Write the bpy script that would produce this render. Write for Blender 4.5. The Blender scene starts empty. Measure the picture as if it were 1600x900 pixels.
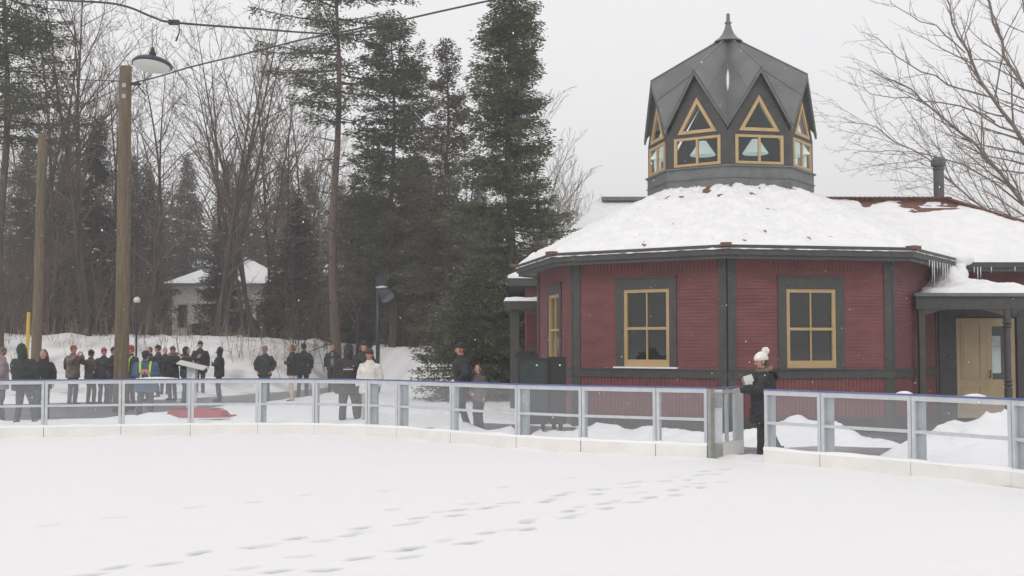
import bpy, math, random
import numpy as np
from mathutils import Vector, Matrix, noise
R = math.radians
SC = bpy.context.scene
COL = SC.collection

# ------------------------------------------------------------------ camera
F = 1824.05; HOR = 538.8; EYE = 1.8
PITCH = math.atan((HOR - 450) / F)
cd = bpy.data.cameras.new('camera'); cam = bpy.data.objects.new('camera', cd); COL.objects.link(cam)
cam.location = (0, 0, EYE); cam.rotation_euler = (R(90) + PITCH, 0, 0)
cd.sensor_width = 36; cd.lens = 36 * F / 1600; cd.clip_end = 3000; cd.clip_start = 0.05
SC.camera = cam

# ------------------------------------------------------------------ overcast sky
w = bpy.data.worlds.new('World'); SC.world = w; w.use_nodes = True
nt = w.node_tree; bg = nt.nodes['Background']
sky = nt.nodes.new('ShaderNodeTexSky'); sky.sky_type = 'NISHITA'; sky.sun_disc = False
sky.sun_elevation = R(32); sky.sun_rotation = R(200); sky.air_density = 1.0; sky.dust_density = 3.0
mx = nt.nodes.new('ShaderNodeMix'); mx.data_type = 'RGBA'; mx.inputs[0].default_value = 0.93
nt.links.new(sky.outputs[0], mx.inputs[6]); mx.inputs[7].default_value = (8.2, 8.1, 8.12, 1)
nt.links.new(mx.outputs[2], bg.inputs['Color']); bg.inputs['Strength'].default_value = 0.1
sl = bpy.data.lights.new('sun', 'SUN'); sl.energy = 0.5; sl.angle = R(40); sl.color = (1, .97, .93)
so = bpy.data.objects.new('sun', sl); COL.objects.link(so)
so.rotation_euler = (R(58), 0, R(-20))
SC.view_settings.view_transform = 'Standard'; SC.view_settings.look = 'None'
SC.view_settings.exposure = 0.35; SC.view_settings.gamma = 1; SC.view_settings.use_curve_mapping = False
try:
    SC.cycles.transparent_max_bounces = 24; SC.cycles.max_bounces = 8; SC.cycles.volume_bounces = 0
    SC.cycles.diffuse_bounces = 3
except Exception: pass

# ------------------------------------------------------------------ camera maths (measuring the photograph)
CP, SP = math.cos(PITCH), math.sin(PITCH)
def ray(px, py):
    a = (px - 800) / F; b = (450 - py) / F
    return Vector((a, CP - b * SP, SP + b * CP))
def at(px, py, Y):
    d = ray(px, py); return Vector((0, 0, EYE)) + d * (Y / d.y)
def gnd(px, py, z=0.0):
    d = ray(px, py); return Vector((0, 0, EYE)) + d * ((z - EYE) / d.z)

# ------------------------------------------------------------------ mesh helper
class MB:
    def __init__(s): s.v = []; s.f = []; s.c = None
    def add(s, vs, fs):
        o = len(s.v); s.v.extend([tuple(p) for p in vs]); s.f.extend([tuple(i + o for i in q) for q in fs]); return s
    def box(s, c, size, M=None):
        x, y, z = [q / 2 for q in size]
        vs = [Vector((a, b, d)) for a in (-x, x) for b in (-y, y) for d in (-z, z)]
        if M is not None: vs = [M @ p for p in vs]
        c = Vector(c); vs = [p + c for p in vs]
        return s.add(vs, [(0, 1, 3, 2), (4, 6, 7, 5), (0, 4, 5, 1), (2, 3, 7, 6), (0, 2, 6, 4), (1, 5, 7, 3)])
    def hexa(s, p):   # 8 points: bottom 4 ccw, top 4 ccw
        return s.add(p, [(3, 2, 1, 0), (4, 5, 6, 7), (0, 1, 5, 4), (1, 2, 6, 5), (2, 3, 7, 6), (3, 0, 4, 7)])
    def prism(s, poly, ext):   # poly list of 3D points, ext vector
        n = len(poly); e = Vector(ext); a = [Vector(p) for p in poly]
        fs = [tuple(range(n - 1, -1, -1)), tuple(range(n, 2 * n))] + [(i, (i + 1) % n, n + (i + 1) % n, n + i) for i in range(n)]
        return s.add(a + [p + e for p in a], fs)
    def tube(s, pts, rad, n=6, cap=True, up=None):
        P = [Vector(p) for p in pts]; m = len(P)
        ref = Vector(up) if up is not None else None
        vs = []; prev = None
        for i, p in enumerate(P):
            t = (P[min(i + 1, m - 1)] - P[max(i - 1, 0)])
            if t.length < 1e-9: t = Vector((0, 0, 1))
            t.normalize()
            r0 = ref if ref is not None else (prev if prev is not None else (Vector((1, 0, 0)) if abs(t.x) < .8 else Vector((0, 1, 0))))
            a = r0 - t * r0.dot(t)
            if a.length < 1e-6: a = t.orthogonal()
            a.normalize(); prev = a; b = t.cross(a)
            rr = rad[i] if hasattr(rad, '__len__') else rad
            rx, ry = rr if hasattr(rr, '__len__') else (rr, rr)
            for k in range(n):
                q = 2 * math.pi * k / n
                vs.append(p + a * (math.cos(q) * rx) + b * (math.sin(q) * ry))
        fs = []
        for i in range(m - 1):
            for k in range(n):
                k2 = (k + 1) % n
                fs.append((i * n + k, i * n + k2, (i + 1) * n + k2, (i + 1) * n + k))
        if cap: fs.append(tuple(range(n - 1, -1, -1))); fs.append(tuple((m - 1) * n + k for k in range(n)))
        return s.add(vs, fs)
    def lathe(s, prof, n=16, c=(0, 0, 0)):
        c = Vector(c)
        vs = [c + Vector((r * math.cos(2 * math.pi * k / n), r * math.sin(2 * math.pi * k / n), z)) for r, z in prof for k in range(n)]
        m = len(prof)
        fs = [(i * n + k, i * n + (k + 1) % n, (i + 1) * n + (k + 1) % n, (i + 1) * n + k) for i in range(m - 1) for k in range(n)]
        fs += [tuple(range(n - 1, -1, -1)), tuple((m - 1) * n + k for k in range(n))]
        return s.add(vs, fs)
    def ell(s, c, r, n=12, m=8, M=None):
        c = Vector(c); vs = []
        for i in range(m + 1):
            a = math.pi * i / m
            for k in range(n):
                q = 2 * math.pi * k / n
                p = Vector((r[0] * math.sin(a) * math.cos(q), r[1] * math.sin(a) * math.sin(q), -r[2] * math.cos(a)))
                vs.append(c + (M @ p if M is not None else p))
        fs = [(i * n + k, i * n + (k + 1) % n, (i + 1) * n + (k + 1) % n, (i + 1) * n + k) for i in range(m) for k in range(n)]
        return s.add(vs, fs)
    def build(s, name, mat, parent=None, world=False, smooth=False, uvc=None):
        me = bpy.data.meshes.new(name)
        vs = s.v
        if world and parent is not None:
            Mi = MATS[parent.name].inverted(); vs = [tuple(Mi @ Vector(p)) for p in vs]
        me.from_pydata(vs, [], s.f); me.update()
        if smooth: me.polygons.foreach_set('use_smooth', [True] * len(me.polygons))
        if s.c is not None:
            at_ = me.attributes.new('tone', 'FLOAT', 'POINT'); at_.data.foreach_set('value', s.c)
        o = bpy.data.objects.new(name, me); COL.objects.link(o)
        if mat: me.materials.append(mat)
        if parent: o.parent = parent
        return o
MATS = {}
def tag(o, label=None, cat=None, group=None, kind=None):
    if label: o['label'] = label
    if cat: o['category'] = cat
    if group: o['group'] = group
    if kind: o['kind'] = kind
    return o
def thing(name, label, cat, loc=(0, 0, 0), rz=0.0, group=None):
    o = bpy.data.objects.new(name, None); COL.objects.link(o)
    o.empty_display_size = .2
    o.location = loc; o.rotation_euler = (0, 0, rz)
    MATS[o.name] = Matrix.Translation(loc) @ Matrix.Rotation(rz, 4, 'Z')
    return tag(o, label, cat, group)
def children(o): return [c for c in bpy.data.objects if c.parent == o]
def copy_tree(root, loc, rz=0.0, sc=1.0, label=None, group=None):
    kids = KIDS.get(root.name) or children(root); KIDS[root.name] = kids
    r = root.copy(); COL.objects.link(r); r.location = loc; r.rotation_euler = (0, 0, rz); r.scale = (sc, sc, sc)
    if label: r['label'] = label
    if group: r['group'] = group
    for ch in kids:
        c = ch.copy(); COL.objects.link(c); c.parent = r
    return r
KIDS = {}
def fbm(x, y, z=0.0, o=4):
    return noise.fractal(Vector((x, y, z)), 1.0, 2.0, o)
def sstep(a, b, x):
    t = min(1, max(0, (x - a) / (b - a))); return t * t * (3 - 2 * t)
def lerp_tab(tab, x):
    if x <= tab[0][0]: return tab[0][1]
    for (a, p), (b, q) in zip(tab, tab[1:]):
        if x <= b: return p + (q - p) * (x - a) / (b - a)
    return tab[-1][1]

# ------------------------------------------------------------------ materials
def mat(name, col, rough=.7, col2=None, scale=5, bump=0.0, bscale=30, stretch=(1, 1, 1), metal=0, spec=.5, detail=6, coord='Object'):
    m = bpy.data.materials.new(name); m.use_nodes = True; n = m.node_tree; b = n.nodes['Principled BSDF']
    b.inputs['Base Color'].default_value = (*col, 1); b.inputs['Roughness'].default_value = rough
    b.inputs['Metallic'].default_value = metal; b.inputs['Specular IOR Level'].default_value = spec
    tc = n.nodes.new('ShaderNodeTexCoord'); mp = n.nodes.new('ShaderNodeMapping'); mp.inputs['Scale'].default_value = stretch
    n.links.new(tc.outputs[coord], mp.inputs[0])
    if col2:
        t = n.nodes.new('ShaderNodeTexNoise'); t.inputs['Scale'].default_value = scale; t.inputs['Detail'].default_value = detail
        n.links.new(mp.outputs[0], t.inputs['Vector'])
        r = n.nodes.new('ShaderNodeValToRGB'); r.color_ramp.elements[0].position = .35; r.color_ramp.elements[1].position = .65
        r.color_ramp.elements[0].color = (*col, 1); r.color_ramp.elements[1].color = (*col2, 1)
        n.links.new(t.outputs['Fac'], r.inputs[0]); n.links.new(r.outputs[0], b.inputs['Base Color'])
    if bump:
        t = n.nodes.new('ShaderNodeTexNoise'); t.inputs['Scale'].default_value = bscale; t.inputs['Detail'].default_value = 5
        n.links.new(mp.outputs[0], t.inputs['Vector'])
        bp = n.nodes.new('ShaderNodeBump'); bp.inputs['Strength'].default_value = bump; bp.inputs['Distance'].default_value = .05
        n.links.new(t.outputs['Fac'], bp.inputs['Height']); n.links.new(bp.outputs[0], b.inputs['Normal'])
    return m
def glass_mat(name, haze, gloss, tint=(1, 1, 1), hz=(.8, .85, .9)):
    m = bpy.data.materials.new(name); m.use_nodes = True; n = m.node_tree
    for x in list(n.nodes):
        if x.type == 'BSDF_PRINCIPLED': n.nodes.remove(x)
    out = n.nodes['Material Output']
    t = n.nodes.new('ShaderNodeBsdfTransparent'); t.inputs[0].default_value = (*tint, 1)
    d = n.nodes.new('ShaderNodeBsdfDiffuse'); d.inputs[0].default_value = (*hz, 1)
    g = n.nodes.new('ShaderNodeBsdfGlossy'); g.inputs['Roughness'].default_value = .02
    a = n.nodes.new('ShaderNodeMixShader'); a.inputs[0].default_value = haze
    n.links.new(t.outputs[0], a.inputs[1]); n.links.new(d.outputs[0], a.inputs[2])
    fr = n.nodes.new('ShaderNodeFresnel'); fr.inputs[0].default_value = 1.45
    mu = n.nodes.new('ShaderNodeMath'); mu.operation = 'MULTIPLY'; mu.inputs[1].default_value = gloss
    n.links.new(fr.outputs[0], mu.inputs[0])
    ge = n.nodes.new('ShaderNodeNewGeometry'); iv = n.nodes.new('ShaderNodeMath'); iv.operation = 'SUBTRACT'; iv.inputs[0].default_value = 1
    n.links.new(ge.outputs['Backfacing'], iv.inputs[1]); m3 = n.nodes.new('ShaderNodeMath'); m3.operation = 'MULTIPLY'
    n.links.new(mu.outputs[0], m3.inputs[0]); n.links.new(iv.outputs[0], m3.inputs[1]); mu = m3
    b = n.nodes.new('ShaderNodeMixShader'); n.links.new(mu.outputs[0], b.inputs[0])
    n.links.new(a.outputs[0], b.inputs[1]); n.links.new(g.outputs[0], b.inputs[2])
    n.links.new(b.outputs[0], out.inputs[0])
    return m
M = {}
M['snow'] = mat('snow', (.88, .875, .88), .75, (.93, .925, .93), 1.3, .35, 9, spec=.25)
M['roofsnow'] = mat('roof_snow', (.86, .86, .87), .75, (.93, .925, .93), 3, .5, 12, spec=.2)
def tone_mat(name, c0, c1, rough, bump=.2, bs=14, spec=.3):
    m = mat(name, c0, rough, None, 1, bump, bs, spec=spec); n = m.node_tree; b = n.nodes['Principled BSDF']
    a = n.nodes.new('ShaderNodeAttribute'); a.attribute_name = 'tone'
    x = n.nodes.new('ShaderNodeMix'); x.data_type = 'RGBA'; x.inputs[6].default_value = (*c0, 1); x.inputs[7].default_value = (*c1, 1)
    n.links.new(a.outputs['Fac'], x.inputs[0]); n.links.new(x.outputs[2], b.inputs['Base Color']); return m
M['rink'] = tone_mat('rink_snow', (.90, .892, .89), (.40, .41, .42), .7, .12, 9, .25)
M['tonesnow'] = tone_mat('trodden_snow', (.9, .895, .9), (.3, .28, .26), .75, .4, 9, .25)
M['wet'] = mat('wet_asphalt', (.075, .075, .078), .32, (.19, .19, .20), 1.6, .3, 60)
M['red'] = mat('red_boards', (.165, .047, .052), .62, (.215, .068, .068), 1.6, .15, 40, (1, 1, 3))
M['trim'] = mat('dark_trim', (.052, .052, .05), .55, (.072, .072, .068), 6, .1, 50)
M['roofmetal'] = mat('grey_sheet_metal', (.14, .15, .145), .42, (.175, .185, .18), 2.2, .06, 7, spec=.5)
M['flash'] = mat('flashing', (.13, .14, .138), .4, (.17, .18, .178), 5, .05, 20)
M['cedar'] = mat('brown_shingle', (.14, .06, .042), .8, (.22, .11, .08), 14, .5, 40, (1, 1, 1))
M['cream'] = mat('cream_paint', (.47, .325, .155), .5, (.52, .37, .19), 5, .06, 40)
M['doorcream'] = mat('door_paint', (.47, .35, .20), .5, (.52, .40, .245), 4, .06, 40)
M['soffit'] = mat('grey_soffit', (.16, .16, .16), .6, (.2, .2, .2), 5)
M['inside'] = mat('dark_interior', (.05, .04, .035), .9, (.07, .055, .045), 3)
M['winglass'] = glass_mat('window_glass', .035, 2.4, (.62, .66, .66), (.5, .55, .56))  # grey diffuse share paints pale reflections into the panes
M['cupglass'] = glass_mat('lantern_glass', .02, 1.2, (.93, .97, .96))
M['rinkglass'] = glass_mat('rink_panel', .075, .8, (.97, .98, .99), (.86, .87, .89))
M['alu'] = mat('pale_grey_frame', (.50, .525, .555), .45, (.57, .59, .615), 8, .05, 40, metal=.0, spec=.5)
M['alu2'] = mat('grey_post', (.33, .36, .38), .45, (.41, .44, .46), 8, .05, 40)
M['olive'] = mat('weathered_gate_post', (.24, .245, .225), .5, (.34, .345, .32), 8)
M['blue'] = mat('blue_cap', (.09, .12, .30), .45, (.14, .17, .36), 6)
M['kick'] = mat('cream_kickboard', (.76, .75, .715), .5, (.83, .82, .79), 2.5, .08, 20)
M['lampshade'] = mat('white_shade', (.86, .9, .87), .5)
_b = M['lampshade'].node_tree.nodes['Principled BSDF']; _b.inputs['Emission Color'].default_value = (.85, 1, .93, 1); _b.inputs['Emission Strength'].default_value = .32
M['pole'] = mat('weathered_wood_pole', (.115, .085, .052), .85, (.20, .155, .10), 5, .5, 20, (6, 6, .35))
M['pinebark'] = mat('pine_bark', (.095, .070, .056), .9, (.16, .122, .10), 7, .7, 16, (2, 2, .5))
M['bark'] = mat('grey_brown_bark', (.06, .05, .042), .9, (.11, .092, .078), 6, .4, 20, (2, 2, .4))
M['bark2'] = mat('pale_brown_bark', (.14, .115, .085), .9, (.2, .17, .13), 6, .4, 20, (2, 2, .4))
M['twig'] = mat('brown_twigs', (.10, .075, .06), .9, (.16, .12, .095), 2)
M['twigpale'] = mat('grey_twigs', (.17, .14, .12), .9, (.24, .205, .18), 2)
def leafmat(name, a, b, s): return mat(name, a, .75, b, s, 0, detail=3)
M['spruce'] = leafmat('spruce_needles', (.052, .066, .034), (.12, .136, .07), 1.4)
M['pine'] = leafmat('pine_needles', (.050, .055, .030), (.110, .110, .060), 1.2)
M['brownspruce'] = leafmat('brownish_needles', (.060, .050, .036), (.115, .092, .066), 1.2)
M['farleaf'] = leafmat('far_needles', (.040, .040, .030), (.080, .070, .052), .8)
M['yellow'] = mat('yellow_plastic', (.62, .40, .04), .5)
M['black'] = mat('black_metal', (.012, .014, .018), .45, (.022, .025, .03), 8)
M['navy'] = mat('dark_blue_metal', (.012, .02, .035), .35, (.03, .04, .055), 5)
M['globe'] = mat('milky_globe', (.62, .62, .58), .3)
M['green'] = mat('dark_green_sheet', (.016, .026, .025), .5, (.026, .038, .035), 4)
M['cart'] = mat('black_sheet', (.012, .012, .013), .6, (.02, .02, .02), 4)
M['redplastic'] = mat('red_plastic', (.30, .035, .05), .4, (.38, .06, .075), 3, .2, 10)
M['clear'] = glass_mat('clear_acrylic', .42, 1.5, (.95, .97, .97), (.75, .78, .8))
M['whiteplastic'] = mat('white_plastic', (.78, .78, .77), .4)
M['stucco'] = mat('white_siding', (.66, .62, .58), .8, (.74, .70, .66), 3)
M['bluesiding'] = mat('blue_grey_siding', (.22, .26, .29), .8, (.27, .31, .34), 3)
M['tan'] = mat('tan_boards', (.46, .30, .15), .8, (.56, .38, .21), 3)
M['cable'] = mat('black_cable', (.05, .05, .055), .6)
M['ice'] = mat('icicle', (.75, .78, .8), .12, spec=.8)
M['flake'] = mat('snowflake', (.9, .9, .9), .8)
M['weed'] = mat('dry_stalks', (.26, .19, .13), .9, (.34, .27, .2), 3)
M['carpaint'] = mat('dark_car_paint', (.03, .035, .045), .25, spec=.6)
M['tyre'] = mat('tyre_rubber', (.02, .02, .02), .9)
# ================================================================== GROUND
FT = [(-260, 21.2), (-60, 22.2), (72, 22.6), (192, 22.95), (300, 23.2), (405, 23.35), (493, 23.25), (575, 22.85), (622, 22.4), (706, 21.35), (808, 20.2), (908, 19.45), (1024, 18.85), (1100, 18.5), (1160, 18.0), (1192, 17.75), (1280, 17.0), (1421, 15.95), (1577, 14.7), (1740, 13.1), (1990, 11.2)]
FXY = [((p - 800) / F * y, y) for p, y in FT]
def fence_y(x): return lerp_tab(FXY, x)
DS = [(-400, 42), (340, 43), (414, 44.5), (470, 46), (520, 48.5), (560, 48), (610, 42), (660, 38.5), (760, 39), (2200, 60)]
TZ = [(-400, 2.15), (0, 2.15), (200, 2.1), (400, 2.05), (470, 1.86), (560, 1.75), (620, 1.62), (700, 1.5), (740, 1.1), (860, .25), (2200, .2)]
PATHP = [(-140, 634), (0, 632), (150, 628), (260, 624), (350, 619), (430, 613), (500, 606), (555, 597), (592, 591), (600, 592), (575, 602), (540, 610), (500, 617), (450, 625), (400, 631), (340, 637), (250, 646), (150, 655), (0, 661), (-140, 664)]
PATHW = [gnd(a, b) for a, b in PATHP]
WALKP = [(600, 670), (660, 669), (700, 665), (760, 661), (830, 665), (900, 668), (1000, 672), (1137, 672), (1300, 668), (1420, 650), (1560, 640), (1900, 640), (1900, 800), (1577, 751), (1421, 737), (1280, 727), (1195, 717), (1100, 709), (1024, 706), (908, 700), (850, 690), (800, 682), (700, 679), (650, 676)]
WALKW = [gnd(a, b) for a, b in WALKP]
def inside(poly, x, y):
    c = False; j = len(poly) - 1
    for i in range(len(poly)):
        a, b = poly[i], poly[j]
        if (a.y > y) != (b.y > y) and x < (b.x - a.x) * (y - a.y) / (b.y - a.y) + a.x: c = not c
        j = i
    return c
def edge_dist(poly, x, y):
    best = 1e9
    for i in range(len(poly)):
        a = poly[i]; b = poly[(i + 1) % len(poly)]
        dx, dy = b.x - a.x, b.y - a.y; L = dx * dx + dy * dy
        t = max(0, min(1, ((x - a.x) * dx + (y - a.y) * dy) / L)) if L > 0 else 0
        d = math.hypot(x - a.x - t * dx, y - a.y - t * dy)
        if d < best: best = d
    return best
def ground_z(x, y, detail=True):
    if y < 4: return 0.0 if y > -30 else 0.0
    px = 800 + F * x / y
    fy = fence_y(x)
    if y < fy + .05: return -.05
    ds = lerp_tab(DS, px); tz = lerp_tab(TZ, px)
    t = sstep(ds, ds + 7.5, y)
    z = tz * t
    if detail:
        a = .05 + .05 * fbm(x * .8, y * .8, 3, 3) + .03 * fbm(x * 3, y * 3, 7, 2)
        if t > 0: a += min(1, t * 3) * (.16 * fbm(x * .5, y * .5, 1, 4) + .07 * fbm(x * 1.7, y * 1.7, 5, 3))
        near = sstep(fy + .1, fy + .7, y) * (1 - sstep(fy + 2.2, fy + 4.2, y))
        a += near * (.11 + .20 * fbm(x * 1.1, y * 1.1, 9, 4)) * (1 if px < 800 else .3)
        z += max(a, .012)
    for poly, w_ in ((PATHW, .5), (WALKW, .35)):
        if poly is PATHW and not (27 < y < 66): continue
        if poly is WALKW and not (10 < y < 32): continue
        e = edge_dist(poly, x, y) + .12 * fbm(x * 2, y * 2, 2, 2)
        s_ = e if inside(poly, x, y) else -e
        k = sstep(-.25, w_ * .6, s_)
        z = z * (1 - k) + (-.03) * k
    return z
def make_ground():
    xs = list(np.concatenate([[-900, -400, -200, -120, -80, -60], np.arange(-46, -24, .6), np.arange(-24, 14, .22), np.arange(14, 30, .8), [34, 45, 70, 120, 200, 400, 900]]))
    ys = list(np.concatenate([[-300, -100, -40, 0, 6], np.arange(10, 14, .6), np.arange(14, 60, .22), np.arange(60, 90, 1.2), [95, 105, 120, 150, 220, 400, 900, 2000]]))
    mb = MB(); nx = len(xs)
    mb.c = []
    for y in ys:
        for x in xs:
            z = ground_z(x, y, 8 < y < 80); mb.v.append((x, y, z))
            px = 800 + F * x / max(y, 1); t = 0
            if 30 < y < 62 and px < 700:
                n1 = fbm(x * .9, y * .9, 11, 5)
                dirt = max(0, n1 + .12) * 1.0
                ds = lerp_tab(DS, px)
                t = dirt * sstep(ds - 5, ds - 1, y) * (1 - sstep(ds + 2.0, ds + 7, y) * .5)
                if px > 600: t *= .35
            mb.c.append(min(1, t))
    for j in range(len(ys) - 1):
        for i in range(nx - 1): mb.f.append((j * nx + i, j * nx + i + 1, (j + 1) * nx + i + 1, (j + 1) * nx + i))
    o = mb.build('snowy_ground', M['tonesnow'], smooth=True); tag(o, kind='structure')
make_ground()
def sheet(name, poly, z, m):
    mb = MB(); mb.add([(p.x, p.y, z) for p in poly], [tuple(range(len(poly)))])
    o = mb.build(name, m); tag(o, kind='structure')
sheet('path', PATHW, .004, M['wet'])
sheet('walkway', WALKW, .004, M['wet'])

# rink with footprints pressed into it
TR = [[(1125, 733), (1060, 745), (1000, 755), (920, 770), (840, 782), (760, 790), (690, 806), (630, 815), (540, 834), (430, 850), (360, 858), (300, 870), (220, 885), (130, 898), (20, 915)],
      [(1120, 752), (1090, 760), (1030, 777), (950, 787), (890, 802), (780, 834), (690, 850), (640, 863), (530, 882), (460, 893), (340, 915)],
      [(1100, 738), (980, 757), (850, 779), (740, 793), (650, 811), (590, 829), (520, 838), (400, 856), (330, 866)],
      [(1110, 740), (1040, 768), (960, 775), (900, 800), (800, 822), (700, 846), (620, 858), (520, 868), (410, 878), (300, 896), (200, 915)],
      [(600, 765), (500, 772), (400, 780), (270, 800), (165, 807), (60, 825), (-40, 835)],
      [(880, 745), (840, 750), (730, 783), (640, 790), (560, 815)]]
prints = []
rnd = random.Random(4)
for ti, tr in enumerate(TR):
    P = [gnd(a, b) for a, b in tr]; acc = 0; side = 1; step = [.42, .40, .62, .70, .8, 1.1][ti]
    for a, b in zip(P, P[1:]):
        L = (b - a).length; d = (b - a) / L; nrm = Vector((-d.y, d.x, 0))
        while acc < L:
            p = a + d * acc + nrm * side * (.09 + rnd.uniform(-.03, .05)); side *= -1
            prints.append((p.x, p.y, math.atan2(d.y, d.x) + rnd.uniform(-.25, .25), rnd.uniform(.55, 1.0) * (1 if ti < 2 else .7), ti))
            acc += step * rnd.uniform(.75, 1.3)
        acc -= L
def make_rink():
    xs = np.concatenate([[-60, -40, -28, -20, -15], np.arange(-12, 5.5, .05), np.arange(5.5, 9, .3), [10, 11, 12]])
    n2 = 300
    X = []; Y = []
    tys = np.concatenate([np.linspace(0, .02, 3), np.linspace(.05, 1, n2)])
    V = np.zeros((len(tys), len(xs), 3)); T = np.zeros((len(tys), len(xs)))
    for i, x in enumerate(xs):
        fy = fence_y(x) - .02
        y0 = -40; yy = np.where(tys < .03, y0 + (7 - y0) * tys / .03, 7 + (fy - 7) * (tys - .05) / .95)
        V[:, i, 0] = x; V[:, i, 1] = yy
    for j in range(V.shape[0]):
        for i in range(V.shape[1]):
            x, y = V[j, i, 0], V[j, i, 1]
            V[j, i, 2] = .012 * noise.noise(Vector((x * .5, y * .5, 0))) + .006 * noise.noise(Vector((x * 2.3, y * 2.3, 0))) if y > 0 else 0
            if y > fence_y(x) - .35: V[j, i, 2] += .05 * sstep(fence_y(x) - .35, fence_y(x), y) * (.6 + noise.noise(Vector((x * 2, 0, 0))))
    for (px, py, a, dep, ti) in prints:
        ca, sa = math.cos(a), math.sin(a)
        dx = V[:, :, 0] - px; dy = V[:, :, 1] - py
        m = (np.abs(dx) < .5) & (np.abs(dy) < .5)
        u = (dx * ca + dy * sa) / .125; v = (-dx * sa + dy * ca) / .052
        q = np.sqrt(u * u + v * v)
        g = np.where(m, np.clip((1.35 - q) * 2.2, 0, 1), 0); rim = np.where(m, np.exp(-((q - 1.5) / .3) ** 2), 0)
        V[:, :, 2] += -.032 * dep * g + .004 * dep * rim
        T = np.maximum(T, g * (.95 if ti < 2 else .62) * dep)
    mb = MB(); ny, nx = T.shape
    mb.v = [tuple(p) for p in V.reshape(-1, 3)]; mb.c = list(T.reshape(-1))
    mb.f = [(j * nx + i, j * nx + i + 1, (j + 1) * nx + i + 1, (j + 1) * nx + i) for j in range(ny - 1) for i in range(nx - 1)]
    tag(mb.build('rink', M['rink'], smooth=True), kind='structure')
make_rink()

# snow banks shovelled up by the building
def snow_bank(path_px, width, height, seed, name='snow_bank', hmul=None):
    P = [gnd(a, b) for a, b in path_px]
    x0 = min(p.x for p in P) - width; x1 = max(p.x for p in P) + width; y0 = min(p.y for p in P) - width; y1 = max(p.y for p in P) + width
    st = .07; nx = int((x1 - x0) / st) + 1; ny = int((y1 - y0) / st) + 1; Z = {}
    mb = MB(); idx = {}
    for j in range(ny):
        for i in range(nx):
            x = x0 + i * st; y = y0 + j * st; best = 1e9; bt = 0
            for k in range(len(P) - 1):
                a, b = P[k], P[k + 1]; dx, dy = b.x - a.x, b.y - a.y; L = dx * dx + dy * dy
                t = max(0, min(1, ((x - a.x) * dx + (y - a.y) * dy) / L)); d = math.hypot(x - a.x - t * dx, y - a.y - t * dy)
                if d < best: best = d; bt = k + t
            w_ = width * (1 + .3 * noise.noise(Vector((x * .8, y * .8, seed))))
            hh = height if hmul is None else height * lerp_tab(hmul, bt)
            prof = max(0, 1 - best / w_)
            z = hh * (prof ** .8) * (1 + .35 * fbm(x * 1.6, y * 1.6, seed, 4)) + .05 * fbm(x * 5, y * 5, seed, 3) * min(1, prof * 4) - .03
            # stay behind the fence
            m = sstep(fence_y(x) + .07, fence_y(x) + .3, y); z = z * m - .06 * (1 - m)
            Z[(i, j)] = (x, y, z)
    for j in range(ny - 1):
        for i in range(nx - 1):
            q = [(i, j), (i + 1, j), (i + 1, j + 1), (i, j + 1)]
            if max(Z[k][2] for k in q) > -.02 and max(k_[1] for k_ in [Z[k] for k in q]) > 0:
                f = []
                for k in q:
                    if k not in idx: idx[k] = len(mb.v); mb.v.append(Z[k])
                    f.append(idx[k])
                mb.f.append(tuple(f))
    tag(mb.build(name, M['snow'], smooth=True), kind='structure')
snow_bank([(1200, 694), (1250, 692), (1305, 692), (1350, 694)], .85, .46, 1, hmul=[(0, .8), (1, 1), (2, .9), (3, .35)])
snow_bank([(1540, 716), (1590, 712), (1680, 712), (1800, 716)], 1.75, .66, 2)
snow_bank([(915, 684), (960, 684), (1010, 686), (1060, 690), (1090, 693)], .7, .26, 3)
snow_bank([(590, 640), (680, 648), (790, 645)], 1.6, .20, 4)
snow_bank([(1150, 690), (1190, 690)], .6, .20, 6)
snow_bank([(845, 682), (880, 684), (905, 686)], .35, .16, 8)
# ================================================================== PAVILION
PCX, PCY = 5.321, 28.395
PR = -R(11.47)
pav = thing('pavilion', 'red octagonal skating pavilion with a grey glazed cupola and snow-covered roof', 'building', (PCX, PCY, 0), PR)
PM = MATS[pav.name]; PMi = PM.inverted()
RW, RE, RC = 4.743, 5.315, 1.982
ZE, ZC = 3.78, 5.878
def corner(k, r, z=0.0):
    t = R(180 + 45 * k); return Vector((r * math.sin(t), r * math.cos(t), z))
def ff(k):  # face frame: normal, right-hand axis seen from outside
    t = R(180 + 45 * k + 22.5); n = Vector((math.sin(t), math.cos(t), 0)); return n, Vector((-n.y, n.x, 0))
def fp(k, ap, u, z, d=0.0):
    n, uu = ff(k); return n * (ap + d) + uu * u + Vector((0, 0, z))
def face_uv(k, ap, px, py):
    n, uu = ff(k); R3 = PM.to_3x3(); nw = R3 @ n; uw = R3 @ uu; p0 = PM @ (n * ap)
    d = ray(px, py); o = Vector((0, 0, EYE)); t = (p0 - o).dot(nw) / d.dot(nw); q = o + d * t
    return (q - p0).dot(uw), q.z
C8 = math.cos(R(22.5)); S8 = math.sin(R(22.5))
AW, HW = RW * C8, RW * S8
def bx(mb, k, ap, u0, u1, z0, z1, d0, d1):
    mb.hexa([fp(k, ap, u0, z0, d0), fp(k, ap, u0, z0, d1), fp(k, ap, u1, z0, d1), fp(k, ap, u1, z0, d0),
             fp(k, ap, u0, z1, d0), fp(k, ap, u0, z1, d1), fp(k, ap, u1, z1, d1), fp(k, ap, u1, z1, d0)])
def sub_spans(u0, u1, holes, z0, z1):
    sp = [(u0, u1)]
    for (a, b, c, d) in holes:
        if z1 <= c + 1e-6 or z0 >= d - 1e-6: continue
        ns = []
        for (p, q) in sp:
            if b <= p or a >= q: ns.append((p, q)); continue
            if a > p: ns.append((p, a))
            if b < q: ns.append((b, q))
        sp = ns
    return sp
wins = {}
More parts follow.
